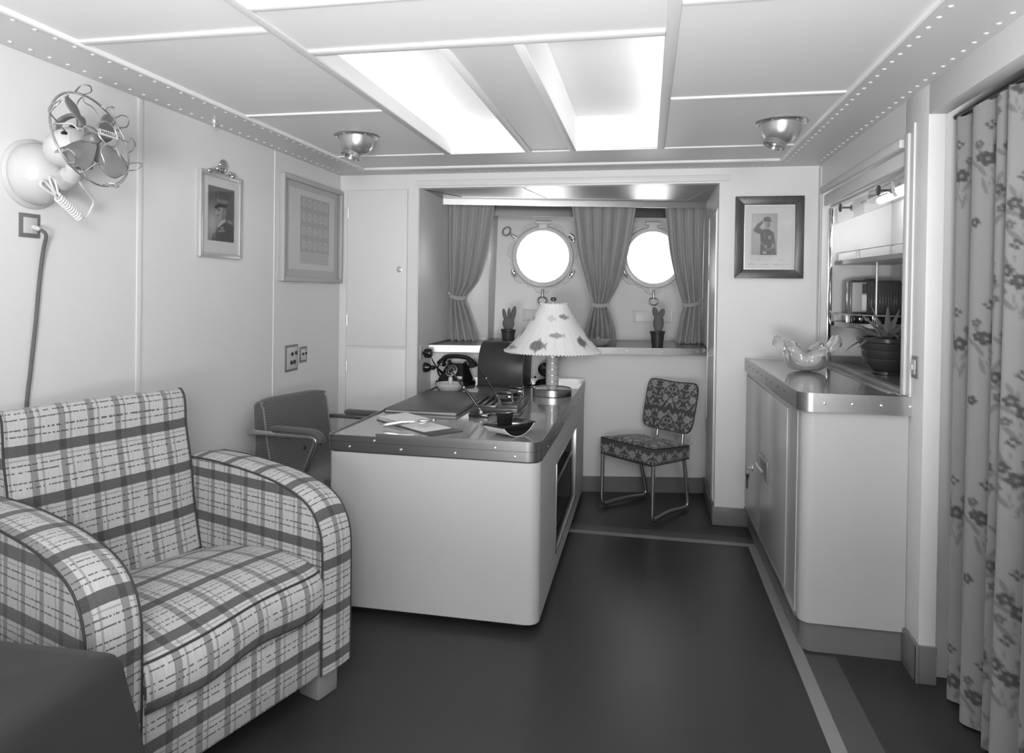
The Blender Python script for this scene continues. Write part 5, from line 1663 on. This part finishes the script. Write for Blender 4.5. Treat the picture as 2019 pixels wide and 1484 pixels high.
ux = Vector((1, 0, 0)); uy = dn.cross(ux)
for i in range(10):
    a = 0.3 + i * 2 * PI / 12.5
    p = Vector((0.0, -0.050, 0.090)) + dn * 0.0108 + (ux * math.cos(a) + uy * math.sin(a)) * 0.029
    part('finger_hole', MB().lathe([(0.0072, 0), (0.0072, 0.0018)], 12, c=p, axis=dn), 'bakelite', dial)
part('dial_centre', MB().lathe([(0.018, 0.012), (0.016, 0.015), (0.001, 0.016)], 24, c=(0.0, -0.050, 0.090), axis=dn, cap=False), 'bakelite', dial)
part('number_card', box(0.045, 0.082, -0.002, 0.0, 0.0, 0.018).xf(Matrix.Translation((0, -0.066, 0.045)) @ Matrix.Rotation(R(-25), 4, 'X')), 'paper', tp)
hs_ = catmull([(-0.118, 0.020, 0.135), (-0.085, 0.020, 0.172), (-0.03, 0.020, 0.182), (0.03, 0.020, 0.182), (0.085, 0.020, 0.172), (0.118, 0.020, 0.135)], 6)
hd = part('handset', MB().tube(hs_, [0.019] * 6 + [0.015] * 19 + [0.019] * 6, 14), 'bakelite', tp)
for s in (-1, 1):
    part('ear_cap', MB().lathe([(0.014, 0.0), (0.022, 0.012), (0.031, 0.030), (0.032, 0.040), (0.028, 0.044), (0.001, 0.040)], 24, c=(s * 0.108, 0.020, 0.160), axis=(s * 0.35, -0.1, -1), cap=False), 'bakelite', hd)
part('handset_cord', MB().tube(catmull([(-0.128, 0.02, 0.14), (-0.150, 0.02, 0.10), (-0.146, 0.03, 0.05), (-0.115, 0.06, 0.015), (-0.09, 0.08, 0.018)], 8), 0.005, 8), 'bakelite', tp)

# ---- stone bowl with an upright stub
ab = thing('stone_bowl', 'pale stone ashtray bowl with an upright stub in front of the telephone', 'ashtray', (-1.160, 3.945, ZD))
part('bowl', MB().lathe([(0.030, 0.0), (0.042, 0.002), (0.068, 0.022), (0.082, 0.050), (0.083, 0.057), (0.077, 0.057), (0.060, 0.030), (0.034, 0.010), (0.001, 0.008)], 40, cap=False), 'onyx', ab)
part('stub', MB().lathe([(0.016, 0.008), (0.014, 0.030), (0.0135, 0.082), (0.011, 0.092), (0.001, 0.096)], 18, c=(0.006, 0.0, 0), cap=False), 'onyx', ab)
tag(part('paper_card', box(-0.045, 0.045, -0.06, 0.06, 0, 0.0012), 'paper', loc=(-1.055, 4.06, ZD)), 'small white card lying on the desk beside the stone bowl', 'card').rotation_euler = (0, 0, 0.2)

# ---- desk folder
fo = thing('desk_folder', 'large dark leather blotter folder on the left side of the desk', 'folder', (-1.083, 3.53, ZD), (0, 0, R(-1)))
part('lower_cover', box(-0.190, 0.190, -0.335, 0.335, 0.0, 0.004), 'leather_dark', fo, bevel=0.001)
part('pages', box(-0.184, 0.182, -0.328, 0.328, 0.004, 0.014), 'page_edge', fo)
part('upper_cover', box(-0.192, 0.190, -0.337, 0.337, 0.014, 0.019), 'leather_dark', fo, bevel=0.0018)

# ---- inkstand
ik = thing('inkstand', 'dark wooden inkstand tray with grooves for pens in the middle of the desk', 'inkstand', (-0.735, 3.465, ZD), (0, 0, R(2)))
part('foot_slab', box(-0.128, 0.128, -0.200, 0.205, 0.0, 0.014), 'wood_dark', ik, bevel=0.006, seg=3)
part('body', box(-0.112, 0.112, -0.180, 0.185, 0.014, 0.032), 'wood_dark', ik, bevel=0.002)
part('well_block', box(0.002, 0.110, -0.175, 0.182, 0.032, 0.046), 'wood_dark', ik, bevel=0.002)
for x in (-0.112, -0.078, -0.040, -0.008):
    part('pen_ridge', box(x, x + 0.009, -0.178, 0.183, 0.032, 0.044), 'wood_dark', ik, bevel=0.003)
part('front_bar', box(-0.112, 0.004, -0.182, -0.170, 0.032, 0.045), 'wood_dark', ik, bevel=0.002)
def inkwell(x, y, label):
    M_ = Matrix.Translation((-0.735, 3.465, ZD)) @ Matrix.Rotation(R(2), 4, 'Z')
    p = M_ @ Vector((x, y, 0.046))
    t = thing('inkwell', label, 'inkwell', p, (0, 0, R(2)))
    part('glass_body', box(-0.036, 0.036, -0.036, 0.036, 0.0, 0.048), 'glass', t, bevel=0.005, seg=3)
    part('ink', MB().lathe([(0.020, 0.008), (0.024, 0.016), (0.024, 0.026)], 20), 'bakelite', t)
    part('lid', box(-0.036, 0.036, -0.036, 0.036, 0.0485, 0.060), 'black_lacquer', t, bevel=0.004)
inkwell(0.036, -0.090, 'nearer glass inkwell with a black lid on the inkstand')
inkwell(0.062, 0.110, 'farther glass inkwell with a black lid on the inkstand')
def pen(label, a, b, nib=True):
    a, b = Vector(a), Vector(b)
    t = thing('dip_pen', label, 'pen', a)
    d = b - a
    part('holder', MB().tube([d * 0.05, d * 0.12, d * 0.30, d * 0.48, d * 0.62, d * 0.97, d], [0.004, 0.0060, 0.0068, 0.0066, 0.0056, 0.0022, 0.001], 12), 'bakelite', t)
    part('band', MB().tube([d * 0.47, d * 0.485], 0.0070, 12), 'bolt_metal', t)
    part('tip', MB().tube([Vector((0, 0, 0)), d * 0.055], [0.0015, 0.0042], 10), 'bolt_metal', t)
pb = thing('pen_base', 'small black pen base with a metal socket in front of the inkstand', 'pen holder', (-0.792, 3.215, ZD), (0, 0, R(4)))
part('block', box(-0.048, 0.048, -0.030, 0.030, 0.0, 0.018), 'black_lacquer', pb, bevel=0.003)
part('socket', MB().lathe([(0.010, 0.018), (0.010, 0.024), (0.005, 0.030)], 14, c=(0.008, 0, 0)), 'bolt_metal', pb)
pen('black pen standing slanted in the small pen base', (-0.785, 3.215, ZD + 0.030), (-0.968, 3.215, ZD + 0.258))
pen('black pen leaning out of the back of the inkstand', (-0.780, 3.58, ZD + 0.040), (-0.926, 3.61, ZD + 0.246))

# ---- note pad
npd = thing('note_pad', 'open dark note pad with white sheets at the near left of the desk', 'note pad', (-1.005, 2.925, ZD), (0, 0, R(-37)))
part('cover', box(-0.225, 0.225, -0.082, 0.082, 0.0, 0.004), 'leather_dark', npd, bevel=0.001)
part('page_block', box(-0.215, -0.02, -0.076, 0.076, 0.004, 0.020), 'page_edge', npd)
part('top_sheet', box(-0.215, -0.02, -0.076, 0.076, 0.020, 0.021), 'paper', npd)
part('loose_sheet', box(-0.02, 0.150, -0.072, 0.074, 0.004, 0.0055), 'paper', npd)
lo = thing('letter_opener', 'silver letter opener with a sculpted figure lying on the note pad', 'letter opener', (-1.04, 2.85, ZD + 0.021), (0, R(1), R(22)))
part('blade', MB().tube([(-0.100, 0, -0.010), (-0.085, 0, -0.006), (-0.02, 0, 0.006), (0.04, 0, 0.008)], [0.003, 0.009, 0.008, 0.006], 10, flat=0.7), 'tube_metal', lo)
fg = part('figure', MB().ball((0.085, 0.0, 0.012), (0.034, 0.010, 0.009), 14, 8), 'tube_metal', lo)
part('figure_head', MB().ball((0.126, 0.004, 0.014), 0.010, 12, 8), 'tube_metal', fg)
for s in (-1, 1):
    part('figure_limb', MB().tube(catmull([(0.105, s * 0.006, 0.012), (0.095, s * 0.026, 0.010), (0.060, s * 0.032, 0.006)], 5), 0.0040, 8), 'tube_metal', fg)

# ---- rocker blotter
rb = thing('rocker_blotter', 'black rocker blotter with a square grip at the near edge of the desk', 'blotter', (-0.568, 2.845, ZD), (0, 0, R(60)))
chord, sag, half = 0.100, 0.046, 0.056
rad = (chord ** 2 + sag ** 2) / (2 * sag)
arc_ = [(rad * math.sin(q), rad - rad * math.cos(q)) for q in [(-1 + 2 * i / 16) * math.asin(chord / rad) for i in range(17)]]
part('rocker', MB().prism(arc_, 'y', -half, half), 'black_lacquer', rb, angle=30)
lowp = [(x, z) for x, z in arc_]
def skin():
    mb = MB(); n = len(arc_)
    vs = []
    for y in (-half - 0.001, half + 0.001):
        for x, z in arc_: vs.append((x * 1.01, y, z - 0.0012 + 0.0012))
    for y in (-half - 0.001, half + 0.001):
        for x, z in arc_: vs.append((x * 0.985, y, z + 0.0022))
    fs = [(i, i + 1, n + i + 1, n + i) for i in range(n - 1)] + [(2 * n + i, 3 * n + i, 3 * n + i + 1, 2 * n + i + 1) for i in range(n - 1)]
    fs += [(i, 2 * n + i, 2 * n + i + 1, i + 1) for i in range(n - 1)] + [(n + i, n + i + 1, 3 * n + i + 1, 3 * n + i) for i in range(n - 1)]
    return mb.add(vs, fs)
part('blotting_paper', skin(), 'paper', rb, angle=30)
part('cover_plate', box(-chord - 0.006, chord + 0.006, -half - 0.003, half + 0.003, sag, sag + 0.006), 'black_lacquer', rb, bevel=0.002)
part('grip', MB().hexa([(-0.030, -0.016, sag + 0.006), (0.030, -0.016, sag + 0.006), (0.030, 0.016, sag + 0.006), (-0.030, 0.016, sag + 0.006), (-0.034, -0.020, sag + 0.052), (0.034, -0.020, sag + 0.052), (0.034, 0.020, sag + 0.052), (-0.034, 0.020, sag + 0.052)]).xf(Matrix.Translation((-0.03, 0, 0))), 'black_lacquer', rb, bevel=0.002)

# ---- round-headed black instrument behind the lamp
di = thing('desk_instrument', 'black desk instrument with a round head half hidden behind the lamp column', 'instrument', (-0.640, 4.36, ZD), (0, 0, R(-8)))
part('base', MB().lathe([(0.062, 0.0), (0.064, 0.010), (0.058, 0.032), (0.040, 0.048), (0.012, 0.052)], 30), 'bakelite', di)
part('stem', MB().tube([(0, 0, 0.05), (0, 0, 0.075)], 0.008, 10), 'dark_metal', di)
part('head', MB().lathe([(0.030, -0.018), (0.044, -0.012), (0.046, 0.0), (0.044, 0.012), (0.030, 0.018), (0.001, 0.019)], 32, c=(0, 0, 0.112), axis=(0, -1, 0)), 'bakelite', di)
part('side_knob', MB().ball((-0.062, -0.01, 0.060), 0.008, 10, 8), 'bakelite', di)
part('flex', MB().tube(catmull([(-0.06, 0, 0.006), (-0.10, -0.03, 0.006), (-0.12, -0.01, 0.006), (-0.125, 0.05, 0.006)], 6), 0.005, 8), 'bakelite', di)

# ---- things on the sill
ZS = 0.986
def cactus_pot(loc, label, pads, base):
    t = thing('potted_cactus', label, 'cactus', loc)
    p = part('pot', MB().lathe([(0.034, 0.0), (0.037, 0.0), (0.047, 0.092), (0.052, 0.096), (0.053, 0.108), (0.049, 0.110), (0.045, 0.100), (0.044, 0.096)], 28, cap=True), 'pot_dark', t)
    part('soil', MB().lathe([(0.0455, 0.090), (0.044, 0.099), (0.001, 0.103)], 20, cap=False), 'soil', p)
    b = part('stem_pad', MB().ball((base[0], 0, 0.10 + base[2]), (base[1], 0.016, base[2]), 20, 14), 'cactus', t)
    for (x, z, rx, rz, rot) in pads:
        mb = MB().ball((0, 0, rz), (rx, 0.009, rz), 18, 14)
        mb.xf(Matrix.Translation((x, 0, z)) @ Matrix.Rotation(rot, 4, 'Y'))
        part('pad', mb, 'cactus', t)
cactus_pot((-0.935, 4.600, ZS), 'small potted cactus with three upright pads on the left of the sill', [(-0.020, 0.165, 0.014, 0.044, -0.20), (0.002, 0.170, 0.012, 0.044, 0.02), (0.022, 0.160, 0.018, 0.056, 0.20)], (0.0, 0.042, 0.048))
cactus_pot((0.078, 4.800, ZS), 'small potted cactus with two ear-like pads on the right of the sill', [(-0.004, 0.195, 0.020, 0.042, -0.28), (0.010, 0.195, 0.020, 0.038, 0.40)], (0.006, 0.036, 0.066))
gb = thing('glass_dish', 'patterned glass dish standing on the sill under the middle curtain', 'dish', (-0.325, 4.76, ZS))
mb = MB()
def dish(s, t):
    a = 2 * PI * s
    prof_ = [(0.035, 0.0), (0.050, 0.002), (0.074, 0.022), (0.084, 0.044), (0.080, 0.046), (0.066, 0.026), (0.042, 0.010), (0.002, 0.008)]
    q = t * (len(prof_) - 1); i = min(int(q), len(prof_) - 2); f = q - i
    r = prof_[i][0] + (prof_[i + 1][0] - prof_[i][0]) * f; z = prof_[i][1] + (prof_[i + 1][1] - prof_[i][1]) * f
    r *= 1 + 0.04 * math.cos(12 * a) * (z / 0.046)
    return (r * math.cos(a), r * math.sin(a), z)
mb.grid(dish, 96, 21, closeu=True)
part('dish', mb, 'milk_glass', gb, angle=60)
part('knob', MB().lathe([(0.004, 0.008), (0.007, 0.03), (0.012, 0.05), (0.009, 0.062), (0.001, 0.066)], 14, cap=False), 'milk_glass', gb)

# ---- counter: ruffled glass bowl, aloe pot, radio
ZK = 0.984
rbw = thing('glass_bowl', 'ruffled translucent glass bowl with folded lobes on the counter', 'bowl', (0.775, 3.55, ZK))
LOBE = [(0.030, 0.002), (0.072, 0.012), (0.098, 0.040), (0.108, 0.075), (0.108, 0.110), (0.113, 0.142), (0.127, 0.162), (0.145, 0.160), (0.156, 0.142), (0.157, 0.118)]
NOTCH = [(0.030, 0.002), (0.070, 0.012), (0.092, 0.036), (0.098, 0.056), (0.094, 0.069), (0.086, 0.077), (0.079, 0.081), (0.074, 0.084), (0.070, 0.086), (0.068, 0.087)]
LOBE_C = [(p.x, p.y) for p in catmull([(a, b, 0) for a, b in LOBE], 4)]
NOTCH_C = [(p.x, p.y) for p in catmull([(a, b, 0) for a, b in NOTCH], 4)]
def ruf(s, t):
    a = 2 * PI * s
    q = 2 * t if t < 0.5 else 2 * (1 - t)
    k2 = q * (len(LOBE_C) - 1); i = min(int(k2), len(LOBE_C) - 2); f = k2 - i
    def at(tab): return tab[i][0] + (tab[i + 1][0] - tab[i][0]) * f, tab[i][1] + (tab[i + 1][1] - tab[i][1]) * f
    (r1, z1), (r0, z0) = at(LOBE_C), at(NOTCH_C)
    w = abs(math.cos(3 * a + 0.55)) ** 0.75
    hi = 0.92 + 0.16 * math.cos(2 * a + 0.1) + 0.04 * math.cos(3 * a + 1)
    r = r0 + (r1 - r0) * w; z = z0 + (z1 * (hi if z1 > 0.06 else 1) - z0) * w
    if t > 0.5:
        r -= 0.007 if q < 0.65 else -0.001; z += 0.004 if q < 0.65 else -0.006
    return (r * math.cos(a), r * math.sin(a), max(0.0, z))
mb = MB(); mb.grid(ruf, 180, 72, closeu=True)
mb.lathe([(0.001, 0.0005), (0.030, 0.002)], 30, cap=False)
part('bowl', mb, 'ruffle_glass', rbw, angle=80)

al = thing('potted_aloe', 'spiky aloe plant in a dark glazed ribbed pot inside the hatch', 'plant', (1.135, 3.535, ZK))
pt = part('pot', MB().lathe([(0.060, 0.0), (0.066, 0.002), (0.064, 0.014), (0.070, 0.020), (0.098, 0.050), (0.105, 0.072), (0.103, 0.076), (0.107, 0.080), (0.113, 0.112), (0.111, 0.116), (0.115, 0.120), (0.121, 0.150), (0.132, 0.156), (0.133, 0.172), (0.126, 0.176), (0.112, 0.172), (0.108, 0.150)], 44, cap=True), 'pot_glaze', al)
part('soil', MB().lathe([(0.110, 0.150), (0.108, 0.158), (0.001, 0.162)], 28, cap=False), 'soil', pt)
ra = random.Random(21)
def aloe_leaf(az, el, L, w, bend):
    d = Vector((math.cos(az), math.sin(az), 0))
    mb = MB(); n = 14
    side = Vector((-d.y, d.x, 0))
    vs, fs = [], []
    for i in range(n + 1):
        t = i / n
        e = el - bend * t
        if i == 0: p = d * 0.014 + Vector((0, 0, 0.158))
        else: p = p + (d * math.cos(e) + Vector((0, 0, 1)) * math.sin(e)) * (L / n)
        wd = w * (1 - t) ** 0.75 + 0.0008
        upn = Vector((0, 0, 1)) * math.cos(e) - d * math.sin(e)
        tooth = 1.0 + (0.16 if i % 2 else 0)
        vs += [p - side * wd * tooth + upn * wd * 0.35, p - upn * wd * 0.42, p + side * wd * tooth + upn * wd * 0.35, p + upn * wd * 0.05]
    for i in range(n):
        for j in range(4):
            fs.append((i * 4 + j, i * 4 + (j + 1) % 4, (i + 1) * 4 + (j + 1) % 4, (i + 1) * 4 + j))
    fs += [(3, 2, 1, 0), tuple(n * 4 + j for j in range(4))]
    return mb.add(vs, fs)
for i in range(24):
    az = i * 2.399 + 0.4
    lay = i / 23
    el = 0.25 + 1.05 * lay + ra.uniform(-0.12, 0.12)
    part('leaf', aloe_leaf(az, el, (0.15 if math.cos(az) > 0.3 or math.sin(az) > 0.5 else 0.185) + 0.015 * ra.random(), 0.019, 1.25 * (1 - lay) + 0.10), 'aloe', al)

rd = thing('radio', 'dark wooden radio with a slatted speaker front on the lower niche shelf', 'radio', (1.178, 3.845, 1.212), (0, 0, R(0)))
part('cabinet', MB().prism([(-0.125, 0.0), (0.125, 0.0), (0.125, 0.222), (0.118, 0.228), (-0.118, 0.228), (-0.125, 0.222)], 'y', 0.012, 0.16), 'wood_dark', rd, bevel=0.004)
part('dial_glass', box(-0.116, -0.045, 0.006, 0.012, 0.062, 0.216), 'frame_pale', rd, bevel=0.002)
part('dial_scale', box(-0.068, -0.046, 0.004, 0.006, 0.070, 0.150), 'paper', rd)
part('dial_window', box(-0.068, -0.046, 0.004, 0.006, 0.158, 0.210), 'leather_dark', rd)
part('speaker_cloth', box(-0.040, 0.120, 0.008, 0.012, 0.050, 0.218), 'speaker_cloth', rd)
for i in range(12):
    x = -0.036 + i * 0.0135
    part('slat', box(x, x + 0.006, 0.002, 0.009, 0.050, 0.218), 'wood_dark', rd, bevel=0.001)
part('control_base', MB().prism([(-0.122, 0.0), (0.12, 0.0), (0.12, 0.044), (-0.122, 0.044)], 'y', -0.03, 0.012), 'black_lacquer', rd, bevel=0.010, seg=3)
for x in (-0.085, -0.055):
    part('control_knob', MB().lathe([(0.010, 0.0), (0.010, 0.012), (0.006, 0.014)], 14, c=(x, -0.03, 0.024), axis=(0, -1, 0)), 'chrome', rd)
part('top_clip', box(-0.05, 0.01, 0.05, 0.075, 0.228, 0.238), 'dark_metal', rd, bevel=0.002)
